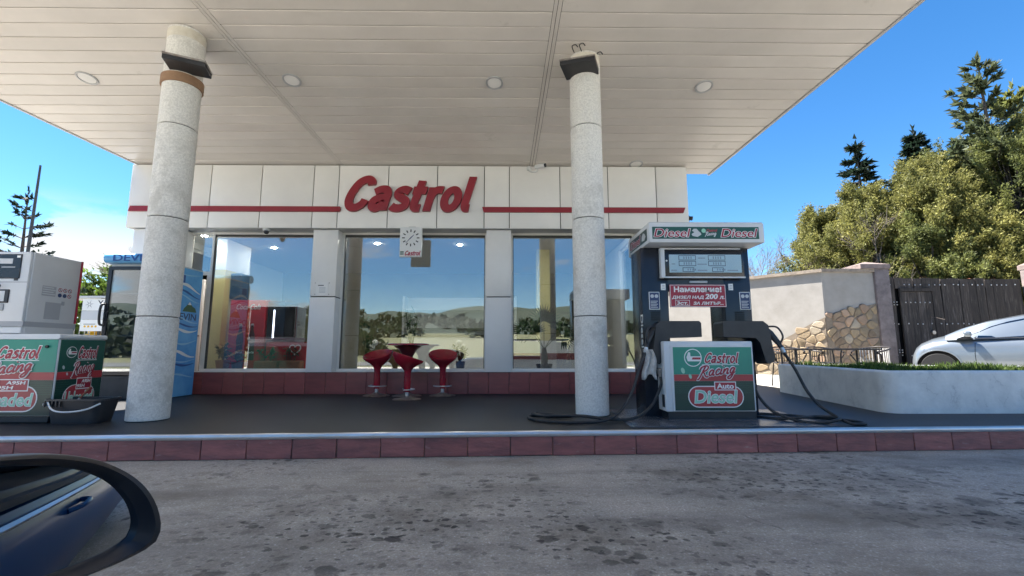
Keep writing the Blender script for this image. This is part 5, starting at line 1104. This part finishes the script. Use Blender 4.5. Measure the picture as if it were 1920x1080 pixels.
# ================================================================ TREES
def wood(name, segs, m, parent):
    """segs: (p0, p1, r0, r1) tapered sticks as one mesh"""
    v = []; f = []; k = 5
    for p0, p1, r0, r1 in segs:
        p0, p1 = Vector(p0), Vector(p1); t = (p1 - p0).normalized(); a = t.cross(Vector((.3, .2, 1))).normalized(); c = t.cross(a); o = len(v)
        for p, r in ((p0, r0), (p1, r1)):
            for j in range(k): q = 2 * math.pi * j / k; v.append(p + (a * math.cos(q) + c * math.sin(q)) * r)
        f += [(o + j, o + (j + 1) % k, o + k + (j + 1) % k, o + k + j) for j in range(k)]
    v = np.array([tuple(p) for p in v]) - np.array(tuple(wloc(parent))); return fast(name, v, f, m, parent)
def leafy(name, V, m, parent, k=4):
    V = np.concatenate(V) - np.array(tuple(wloc(parent))); return fast(name, V, np.arange(len(V)).reshape(-1, k), m, parent)
def sprays(p, d, n, ln, size, rg, spread=.5):
    """needle or scale sprays along a twig from p in direction d, one slim triangle each"""
    t = rg.uniform(0, 1, (n, 1)); c = np.asarray(p) + np.asarray(d) * ln * t
    a = np.asarray(d) + rg.normal(scale=spread, size=(n, 3)); a /= np.linalg.norm(a, axis=1, keepdims=True); q = np.cross(a, rg.normal(size=(n, 3))); q /= np.linalg.norm(q, axis=1, keepdims=True)
    s = size * rg.uniform(.5, 1.5, (n, 1)); a = a * s; q = q * s * .26
    return np.stack([c - q, c + q, c + a], 1).reshape(-1, 3)
def conifer(name, x, y, h, r, m, label, z0=K, seed=0, levels=26, per=7, droop=.25, dens=26, gap=0., first=.08, size=.22, group='evergreens beyond the wall'):
    rg = np.random.default_rng(seed); t = thing(name, (x, y, z0), label, 'tree', group); segs = [((x, y, z0), (x + .1, y, z0 + h * .5), .02 * h, .012 * h), ((x + .1, y, z0 + h * .5), (x, y, z0 + h), .012 * h, .008)]; V = []
    for i in range(levels):
        f = first + (1 - first) * i / levels; z = z0 + h * f; L0 = r * (1 - f) ** .85 * rg.uniform(.75, 1.15) + .12
        for j in range(per):
            if rg.random() < gap: continue
            a = rg.uniform(0, 2 * math.pi); ll = L0 * rg.uniform(.6, 1.1); d = np.array([math.cos(a), math.sin(a), -droop + .35 * f]); p = np.array([x, y, z]); e = p + d * ll; e2 = e + np.array([math.cos(a), math.sin(a), .25]) * ll * .15
            segs.append((p, e, .012 + .006 * ll, .005)); V.append(sprays(p + d * ll * .25, d, int(dens * ll / r * 2) + 6, ll * .8, size, rg))
            for k_ in range(int(3 + ll * 3)):
                s = rg.uniform(.3, 1); sd_ = d + np.array([-d[1], d[0], 0]) * rg.choice([-1, 1]) * rg.uniform(.5, 1); V.append(sprays(p + d * ll * s, sd_ / np.linalg.norm(sd_), max(5, int(dens * .4)), ll * .35 * (1.2 - s), size, rg))
    V.append(sprays((x, y, z0 + h * .9), (0, 0, 1), 20, h * .12, size, rg, .3))
    wood('trunk', segs, 'bark', t); leafy('crown', V, m, t, 3); return t
def bushy(name, x, y, h, r, m, label, z0=K, seed=0, n=160, leaves=150, size=.07, up=.8, cat='tree', group=None, rb=.5):
    """dense many-stemmed evergreen: clumps of upswept sprays over an uneven crown"""
    rg = np.random.default_rng(seed); t = thing(name, (x, y, z0), label, cat, group); V = []; segs = [((x, y, z0), (x, y, z0 + h * .8), .03 * r + .05, .02)]
    for i in range(n):
        f = rg.uniform(.04, 1) ** .8
        if rg.random() < .22: continue
        rr = r * (rb + (1 - rb) * math.sin(min(1, f * 1.6 + .25) * math.pi / 1.6)) * (1 - max(0, f - .55) * 1.9 ** 1.0) * rg.uniform(.55, 1.12)
        a = rg.uniform(0, 2 * math.pi); p = np.array([x + rr * math.cos(a), y + rr * math.sin(a), z0 + h * f * rg.uniform(.92, 1.02)])
        d = np.array([math.cos(a) * .5, math.sin(a) * .5, up]); d /= np.linalg.norm(d); cl_ = rg.uniform(.3, .75) * (h / 5)
        d2 = d + rg.normal(scale=.28, size=3); d2 /= np.linalg.norm(d2); V.append(sprays(p - d2 * cl_ * .5, d2, leaves, cl_ * 1.3, size, rg, .9)); V[-1] = V[-1] + np.repeat(rg.normal(scale=.075, size=(leaves, 3)), 3, axis=0); segs.append(((x, y, z0 + h * f * .6), p, .025, .008))
    wood('trunk', segs, 'bark', t); leafy('crown', V, m, t, 3); return t
def bare(name, x, y, h, label, z0=K, seed=0, depth=5, r0=.09, spread=.5, group='bare trees', leaf=None, nb=3):
    rg = np.random.default_rng(seed); t = thing(name, (x, y, z0), label, 'tree', group); segs = []; tips = []
    def grow(p, d, ln, r, k_):
        e = p + d * ln; segs.append((tuple(p), tuple(e), r, r * .68))
        if k_ == 0: tips.append(e); return
        for _ in range(nb if k_ > 1 else nb + 1):
            nd = d + rg.normal(scale=spread, size=3) + np.array([0, 0, .12]); nd /= np.linalg.norm(nd); grow(p + d * ln * rg.uniform(.55, 1), nd, ln * rg.uniform(.6, .85), r * .6, k_ - 1)
    grow(np.array([x, y, z0]), np.array([rg.normal(scale=.05), rg.normal(scale=.05), 1.]), h * .32, r0, depth)
    wood('trunk', segs, 'bare_twig', t)
    if leaf: leafy('crown', [leafcloud(e, (.22, .22, .18), leaf[1], leaf[2], rg, .2) for e in tips], leaf[0], t)
    return t
conifer('spruce', 14.6, 18.0, 9.3, 2.6, 'leaf_spruce', 'dark spruce with ragged spire rising behind the stone wall', seed=1, levels=30, per=6, gap=.25, dens=20)
conifer('spruce', 17.7, 18.6, 10.1, 2.4, 'leaf_spruce', 'dense dark fir pointing up behind the gate pillar', seed=2, levels=30, per=9, dens=30)
conifer('cypress', 17.6, 15.6, 11.4, 3.4, 'leaf_cypress', 'tallest sparse evergreen with open crown above the wooden gate', seed=3, levels=24, per=5, gap=.25, droop=-.35, dens=22, size=.24, first=.2)
conifer('cypress', 20.2, 16.8, 11.0, 3.6, 'leaf_thuja', 'broad sparse evergreen farthest beyond the wooden gate', seed=33, levels=22, per=6, gap=.2, droop=-.3, dens=26, size=.24, first=.2)
bushy('thuja', 13.2, 16.2, 6.5, 1.9, 'leaf_olive', 'olive green bushy evergreen above the plaster wall', seed=4, n=230, leaves=560, group='evergreens beyond the wall')
bushy('thuja', 15.3, 15.6, 7.3, 2.0, 'leaf_olive', 'yellowish evergreen rising straight behind the gate pillar', seed=5, n=260, leaves=560, group='evergreens beyond the wall')
bushy('thuja', 17.2, 14.6, 8.0, 2.2, 'leaf_thuja', 'large green evergreen over the middle of the wooden gate', seed=6, n=280, leaves=560, group='evergreens beyond the wall')
bushy('thuja', 19.6, 15.0, 8.2, 2.4, 'leaf_thuja', 'large green evergreen over the far end of the wooden gate', seed=7, n=260, leaves=560, group='evergreens beyond the wall')
bushy('thuja', 13.4, 14.1, 4.6, 1.5, 'leaf_thuja', 'low dark green shrub peeping over the gate near its pillar', seed=8, n=170, leaves=520, group='evergreens beyond the wall')
bushy('thuja', 16.2, 13.9, 4.5, 1.5, 'leaf_thuja', 'low dark green shrub peeping over the gate above the car', seed=9, n=170, leaves=520, group='evergreens beyond the wall')
bushy('thuja', 11.2, 16.4, 4.6, 1.5, 'leaf_olive', 'thin yellowish shrub above the angled plaster wall', seed=10, n=80, leaves=70, group='evergreens beyond the wall')
bushy('thuja', 14.3, 14.9, 6.6, 1.7, 'leaf_olive', 'bright olive evergreen just over the gate pillar cap', seed=14, n=220, leaves=540, group='evergreens beyond the wall')
bushy('thuja', 18.6, 15.9, 9.0, 2.2, 'leaf_olive', 'tall olive evergreen under the tallest sparse crown', seed=15, n=260, leaves=540, group='evergreens beyond the wall')
bushy('thuja', 12.3, 15.3, 5.4, 1.5, 'leaf_olive', 'loose olive shrub over the flat part of the plaster wall', seed=16, n=130, leaves=150, group='evergreens beyond the wall')
for k_, (x_, y_, h_, r_, m__, lb) in enumerate(((15.9, 17.3, 7.6, 2.0, 'leaf_olive', 'olive evergreen filling the gap between the two dark spruces'), (12.6, 17.6, 6.2, 1.8, 'leaf_olive', 'pale olive evergreen under the ragged spruce'), (16.9, 16.6, 8.2, 2.0, 'leaf_thuja', 'green evergreen standing before the dense dark fir'), (20.9, 14.2, 8.6, 2.2, 'leaf_olive', 'olive evergreen at the very edge beyond the far gate pillar'), (18.2, 13.9, 5.4, 1.7, 'leaf_thuja', 'low green shrub over the gate near its far pillar'), (14.9, 13.9, 5.0, 1.5, 'leaf_olive', 'low olive shrub above the wicket door'))): bushy('thuja', x_, y_, h_, r_, m__, lb, seed=40 + k_, n=230, leaves=520, group='evergreens beyond the wall')
bare('bare_tree', 10.3, 17.5, 6.6, 'thin leafless tree between the pump header and the evergreens', seed=11, depth=6, r0=.07)
bare('bare_tree', 8.7, 17.0, 5.6, 'small leafless sapling just behind the diesel pump header', seed=12, r0=.05, depth=6)
bare('bare_tree', 11.6, 15.2, 5.8, 'leafless twiggy tree in front of the olive evergreen', seed=13, r0=.06)
# left of the station
conifer('pine', -15.25, 14.2, 5.7, 1.7, 'leaf_spruce', 'thin sparse pine at the edge beyond the unleaded pump', seed=21, levels=13, per=4, gap=.15, droop=-.12, dens=7, size=.13, first=.3, group='trees beyond the pump')
bare('small_tree', -13.0, 13.4, 4.2, 'thin tree with sparse leaf tufts above the unleaded pump', seed=22, r0=.05, group='trees beyond the pump', leaf=('leaf_spruce', 4, .11), depth=4)
bushy('shrub', -12.1, 14.0, 3.1, 1.3, 'leaf_bright', 'bright green sunlit shrub behind the gas bottle cage', seed=23, n=150, leaves=90, up=.4, size=.12, cat='shrub', group='trees beyond the pump')
bushy('shrub', -14.0, 15.0, 3.0, 1.1, 'leaf_thuja', 'dull green shrub between the pump and the bright shrub', seed=24, n=70, leaves=60, up=.4, size=.12, cat='shrub', group='trees beyond the pump')
bare('bare_tree', -11.3, 15.5, 5.0, 'leafless tree behind the water cooler', seed=25, r0=.07, group='trees beyond the pump')
ap = thing('antenna_pole', (-14.78, 14, K), 'thin tall antenna pole rising beyond the unleaded pump', 'pole')
obj('mast', MB().tube([(-14.78, 14, K), (-14.78, 14, 4.4), (-14.78, 14, 6.66)], [.05, .045, .028], 10), 'frame_dark', ap)
obj('foot_plate', MB().bbox(-14.93, -14.63, 13.85, 14.15, K - .01, K + .03, .006, 1), 'grey_metal', ap)
# gas bottle cage
cg = thing('bottle_cage', (-8.2, 9.2, K), 'gas bottle cage with white posters behind the unleaded pump', 'cage')
obj('roof', MB().box(-8.75, -7.2, 8.95, 9.7, 1.865, 1.905), 'print_lightgrey', cg, False)
obj('back_panel', MB().box(-8.7, -7.25, 9.62, 9.66, K, 1.86), 'print_grey', cg, False)
for x in (-8.70, -7.95, -7.28): obj('post', MB().box(x, x + .04, 9.0, 9.04, K, 1.864), 'frame_dark', cg, False)
for i in range(14): obj('bar', MB().tube([(-8.62 + i * .10, 9.03, K + .05), (-8.62 + i * .10, 9.03, 1.80)], .006, 6), 'grey_metal', cg)
ps = obj('poster', MB().box(-8.27, -7.45, 8.975, 8.985, 1.62, 1.85), 'print_white', cg, False)
lettering('lettering', 'V-GAS', 'print_black', ps, (-7.98, 8.9745, 1.75), X, Zv, .45, .07, .001, 0, .02)
for a in range(6): q = R(60 * a + 10); flat('star_ray', [(.10 + .02 * math.cos(q + .5), .11 + .02 * math.sin(q + .5)), (.10 + .09 * math.cos(q), .11 + .09 * math.sin(q)), (.10 + .02 * math.cos(q - .5), .11 + .02 * math.sin(q - .5))][::-1], 'print_grey', ps, (-8.24, 8.9745, 1.63), X, Zv, .001, .0004 * a)
ps = obj('poster', MB().box(-8.27, -7.45, 8.975, 8.985, 1.22, 1.44), 'print_white', cg, False)
flat('small_print', [(.03, .13), (.26, .13), (.26, .14), (.03, .14)], 'print_black', ps, (-8.24, 8.9745, 1.22), X, Zv, .001)
for i in range(4): flat('icon', disc(.022, 12, .06 + i * .07, .09), 'print_yellow', ps, (-8.24, 8.9745, 1.22), X, Zv, .001)
obj('mid_board', MB().box(-8.27, -7.45, 8.978, 8.986, 1.445, 1.615), 'print_lightgrey', cg, False)
for i in range(4):
    gb = thing('gas_bottle', (-8.3 + i * .28, 9.3, K), ['yellow gas bottle at the near end of the bottle cage', 'yellow gas bottle second along in the bottle cage', 'yellow gas bottle third along in the bottle cage', 'yellow gas bottle at the shop end of the bottle cage'][i], 'gas bottle', 'yellow gas bottles in the cage')
    xx = -8.3 + i * .28; obj('shell', MB().lathe([(.11, .62), (.125, .64), (.13, .70), (.13, 1.10), (.11, 1.17), (.05, 1.20)], 20, (xx, 9.3, 0)), 'print_yellow', gb); obj('collar', MB().lathe([(.07, 1.19), (.075, 1.25), (.07, 1.25)], 16, (xx, 9.3, 0)), 'print_yellow', gb)
    obj('stand', MB().box(xx - .13, xx + .13, 9.17, 9.43, K, .618), 'grey_metal', gb, False)

# ================================================================ INSIDE THE SHOP
FZ = K + .03
cc_ = thing('cola_cooler', (-4.45, 8.2, FZ), 'red soft drink cooler with white script seen through the shop window', 'cooler')
obj('cabinet', MB().bbox(-4.81, -4.19, 7.98, 8.5, FZ, 1.72, .015, 2), 'coke_red', cc_)
co_ = (-4.81, 7.979, FZ)
lettering('lettering', 'Coca-Cola', 'print_white', cc_, (-4.70, 7.979, 1.555), X, Zv, .42, .095, .001, .35, .012)
for i, bx in enumerate((-4.60, -4.40)):
    pr = [(.055, .0), (.062, .03), (.06, .16), (.052, .24), (.062, .34), (.05, .44), (.026, .52), (.022, .60)]
    pg = [(bx + a, c) for a, c in pr] + [(bx - a, c) for a, c in pr[::-1]]
    flat('bottle_print', [(p[0] + 4.81, p[1] + .47) for p in pg], 'cola_brown', cc_, co_, X, Zv, .001, .0004 * i)
    flat('cap_print', [(bx + 4.81 + a, c) for a, c in ((-.026, 1.05), (.026, 1.05), (.024, 1.10), (-.024, 1.10))], 'print_lightgrey', cc_, co_, X, Zv, .001)
    lettering('lettering', 'Coca-Cola', 'print_white', cc_, (bx - .055, 7.977, .80), X, Zv, .11, .035, .001, .3, .012)
dc = thing('dark_cooler', (-4.0, 8.3, FZ), 'black glass front cooler with a lit white strip beside the red cooler', 'cooler')
obj('cabinet', MB().bbox(-4.17, -3.86, 8.0, 8.5, FZ, 1.70, .012, 2), 'black_gloss', dc)
obj('light_strip', MB().box(-4.055, -4.035, 7.985, 7.998, .75, 1.55), 'led_lit', dc, False)
fz_ = thing('ice_freezer', (-3.75, 8.2, FZ), 'low red ice cream chest freezer under the notice pillar window', 'freezer')
obj('tub', MB().bbox(-4.08, -3.40, 7.85, 8.4, FZ, 1.0, .02, 2), 'coke_red', fz_); obj('lid', MB().bbox(-4.09, -3.39, 7.84, 8.41, 1.0, 1.06, .01, 2), 'dark_red_plastic', fz_)
ht_ = [(16 * math.sin(t) ** 3 / 170, (13 * math.cos(t) - 5 * math.cos(2 * t) - 2 * math.cos(3 * t) - math.cos(4 * t)) / 170) for t in np.linspace(0, 2 * math.pi, 28)]
obj('heart_mark', MB().tube([(-3.58 + a, 7.846, .87 + c) for a, c in ht_], .010, 6), 'print_white', fz_)
spk = thing('loudspeaker', (-4.74, 8.3, 1.77), 'black loudspeaker fixed high on the yellow inner column', 'loudspeaker')
obj('box', MB().bbox(-5.075, -4.86, 8.35, 8.62, 1.78, 2.26, .03, 3), 'black_plastic', spk); obj('cone', MB().tube([(-4.967, 8.35, 1.95), (-4.967, 8.34, 1.95)], .08, 20), 'dark_gap', spk)
idr = thing('inner_door', (-5.3, 8.2, FZ), 'white door leaf standing open inside the shop by the water cooler', 'door')
obj('leaf', MB().bbox(-5.66, -5.20, 7.84, 7.89, FZ, 2.06, .004, 1).box(-5.60, -5.26, 7.836, 7.841, FZ + .12, .95).box(-5.60, -5.26, 7.836, 7.841, 1.05, 1.95), 'frame_white', idr)
obj('handle', MB().box(-5.25, -5.21, 7.80, 7.84, 1.08, 1.11), 'steel_dull', idr, False)
ctr = thing('shop_counter', (-.8, 10.4, FZ), 'white shop counter deep inside behind the middle window', 'counter')
obj('front', MB().box(-2.3, -.2, 10.2, 10.8, FZ, 1.15), 'inside_white', ctr, False); obj('top', MB().bbox(-2.35, -.15, 10.15, 10.85, 1.15, 1.19, .01, 1), 'frame_dark', ctr)
shf = thing('shop_shelf', (-1.2, 11.7, FZ), 'tall goods shelf against the rear wall inside the shop', 'shelf')
obj('frame', MB().box(-2.6, -2.55, 11.4, 11.85, FZ, 2.2).box(.2, .25, 11.4, 11.85, FZ, 2.2).box(-2.55, .2, 11.82, 11.85, FZ, 2.2), 'frame_white', shf, False)
for i in range(4): obj('board', MB().box(-2.55, .2, 11.4, 11.82, .5 + i * .45, .53 + i * .45), 'frame_white', shf, False)
rad_ = thing('low_partition', (.7, 8.6, FZ), 'low white partition with red trim behind the potted palm', 'partition')
obj('panel', MB().box(.12, 1.5, 8.6, 8.66, .80, 1.03), 'inside_white', rad_, False); obj('trim', MB().box(.12, 1.5, 8.595, 8.665, .68, .80), 'wall_tile', rad_, False); obj('foot', MB().box(.12, 1.5, 8.6, 8.66, FZ, .68), 'inside_white', rad_, False)
# indoor sill bench and plants
obj('sill_board', MB().box(-4.84, 2.1, 7.54, 7.92, .50, .53), 'inside_white', bld, False)
SZ = .53
def potplant(x, y, pr, ph, leaf_h, label, m='leaf_house', nl=26, seed=0, kind='leafy', w_=None):
    rg = np.random.default_rng(seed); t = thing('potted_plant', (x, y, SZ), label, 'plant', 'potted plants on the window sill')
    if w_: obj('pot', MB().bbox(x - w_, x + w_, y - pr, y + pr, SZ, SZ + ph, .02, 2), 'terracotta', t)
    else: obj('pot', MB().lathe([(pr * .75, SZ), (pr, SZ + ph), (pr * .9, SZ + ph), (pr * .85, SZ + ph * .85), (0, SZ + ph * .85)], 20, (x, y, 0)), 'terracotta' if seed % 2 else 'frame_dark', t)
    V = []; F = MB()
    for i in range(nl):
        a = rg.uniform(0, 2 * math.pi); h_ = leaf_h * rg.uniform(.3, 1); xx = x + (rg.uniform(-1, 1) * w_ * .8 if w_ else 0); r_ = rg.uniform(.02, .12) if not w_ else rg.uniform(0, .06)
        p = Vector((xx + r_ * math.cos(a), y + r_ * math.sin(a), SZ + ph + h_)); F.tube([(xx, y, SZ + ph * .85), tuple((Vector((xx, y, SZ + ph)) + p) / 2 + Vector((0, 0, .03))), tuple(p)], .004, 4)
        for _ in range(3):
            d = Vector((rg.normal(), rg.normal(), rg.normal() * .5 - .1)).normalized(); s_ = d.cross(Vector((0, 0, 1))).normalized() * .028; l_ = rg.uniform(.06, .12)
            V.append(np.array([tuple(p), tuple(p + d * l_ * .5 + s_), tuple(p + d * l_), tuple(p + d * l_ * .5 - s_)]))
    obj('stem', F, 'leaf_house', t); leafy('leaves', V, m, t); return t
potplant(-4.70, 7.72, .11, .16, .26, 'bushy potted plant at the window beside the red cooler', seed=1)
potplant(-4.45, 7.70, .09, .13, .14, 'small potted plant just in front of the red cooler', seed=2, nl=14)
potplant(-3.96, 7.72, .09, .15, .20, 'box of low plants under the lit strip cooler', seed=3, w_=.19, nl=16)
potplant(-3.56, 7.72, .09, .15, .22, 'box of low plants in front of the ice cream freezer', seed=5, w_=.17, nl=14)
potplant(-.77, 7.72, .08, .14, .24, 'dark bushy potted plant behind the stool by the middle pillar', seed=6)
potplant(-1.62, 7.8, .10, .16, .85, 'tall thin potted plant behind the bar table', seed=7, nl=22)
potplant(-2.35, 7.8, .10, .16, .70, 'tall thin potted plant behind the farthest stool', seed=8, nl=16)
pp = thing('potted_palm', (.62, 7.62, SZ), 'potted fan palm at the window beside the column', 'plant')
obj('pot', MB().lathe([(.11, SZ), (.14, SZ + .10), (.12, SZ + .10), (.11, SZ + .08), (0, SZ + .08)], 22, (.62, 7.62, 0)), 'frame_dark', pp)
obj('trunk', MB().tube([(.62, 7.62, SZ + .05), (.625, 7.62, SZ + .20), (.62, 7.62, SZ + .36)], [.05, .06, .035], 10), 'bark', pp)
for k_, (ax_, lz, lx, fs_) in enumerate(((.02, .62, .0, 0), (-.9, .42, -.30, .3), (.8, .40, .26, .2), (-.5, .36, -.18, -.5), (1.4, .28, .32, .5))):
    e = Vector((.62 + lx, 7.60 + .05 * math.sin(k_ * 2), SZ + .34 + lz * .75)); st_ = spline([(.62, 7.62, SZ + .34), tuple((Vector((.62, 7.62, SZ + .34)) + e) / 2 + Vector((0, 0, .05))), tuple(e)], 4)
    fr_ = obj('frond', MB().tube(st_, .006, 5), 'leaf_palm', pp); V = []
    for a in np.linspace(-1.9, 1.9, 22):
        d = Vector((math.sin(a + ax_), .25 * math.sin(a * 3), math.cos(a + ax_))).normalized(); l_ = .30 if k_ == 0 else .24; s_ = d.cross(Vector((0, 1, 0))).normalized() * .017
        V.append(np.array([tuple(e), tuple(e + d * l_ * .5 + s_), tuple(e + d * l_), tuple(e + d * l_ * .5 - s_)]))
    V = np.concatenate(V) - np.array(tuple(wloc(fr_))); fast('leaflets', V, quads(V), 'leaf_palm', fr_)
for nm_, xs_, lb in ((0, (-2.33, -2.28), 'pair of white globe lamps behind the farthest stool'), (1, (-.82, -.76), 'pair of white globe lamps behind the stool by the middle pillar')):
    gl2 = thing('globe_lamp', (xs_[0], 8.0, FZ), lb, 'lamp', 'white globe lamps inside the shop')
    for i, xg in enumerate(xs_): obj('globe', MB().lathe([(.001, -.055), (.03, -.047), (.05, -.022), (.055, 0), (.05, .022), (.03, .047), (.001, .055)], 18, (xg, 8.0, .98 - .07 * (i if nm_ else 1 - i))), 'lamp_off', gl2)
    obj('stem', MB().tube([(sum(xs_) / 2, 8.02, FZ), (sum(xs_) / 2, 8.02, .95)], .008, 8), 'frame_dark', gl2)
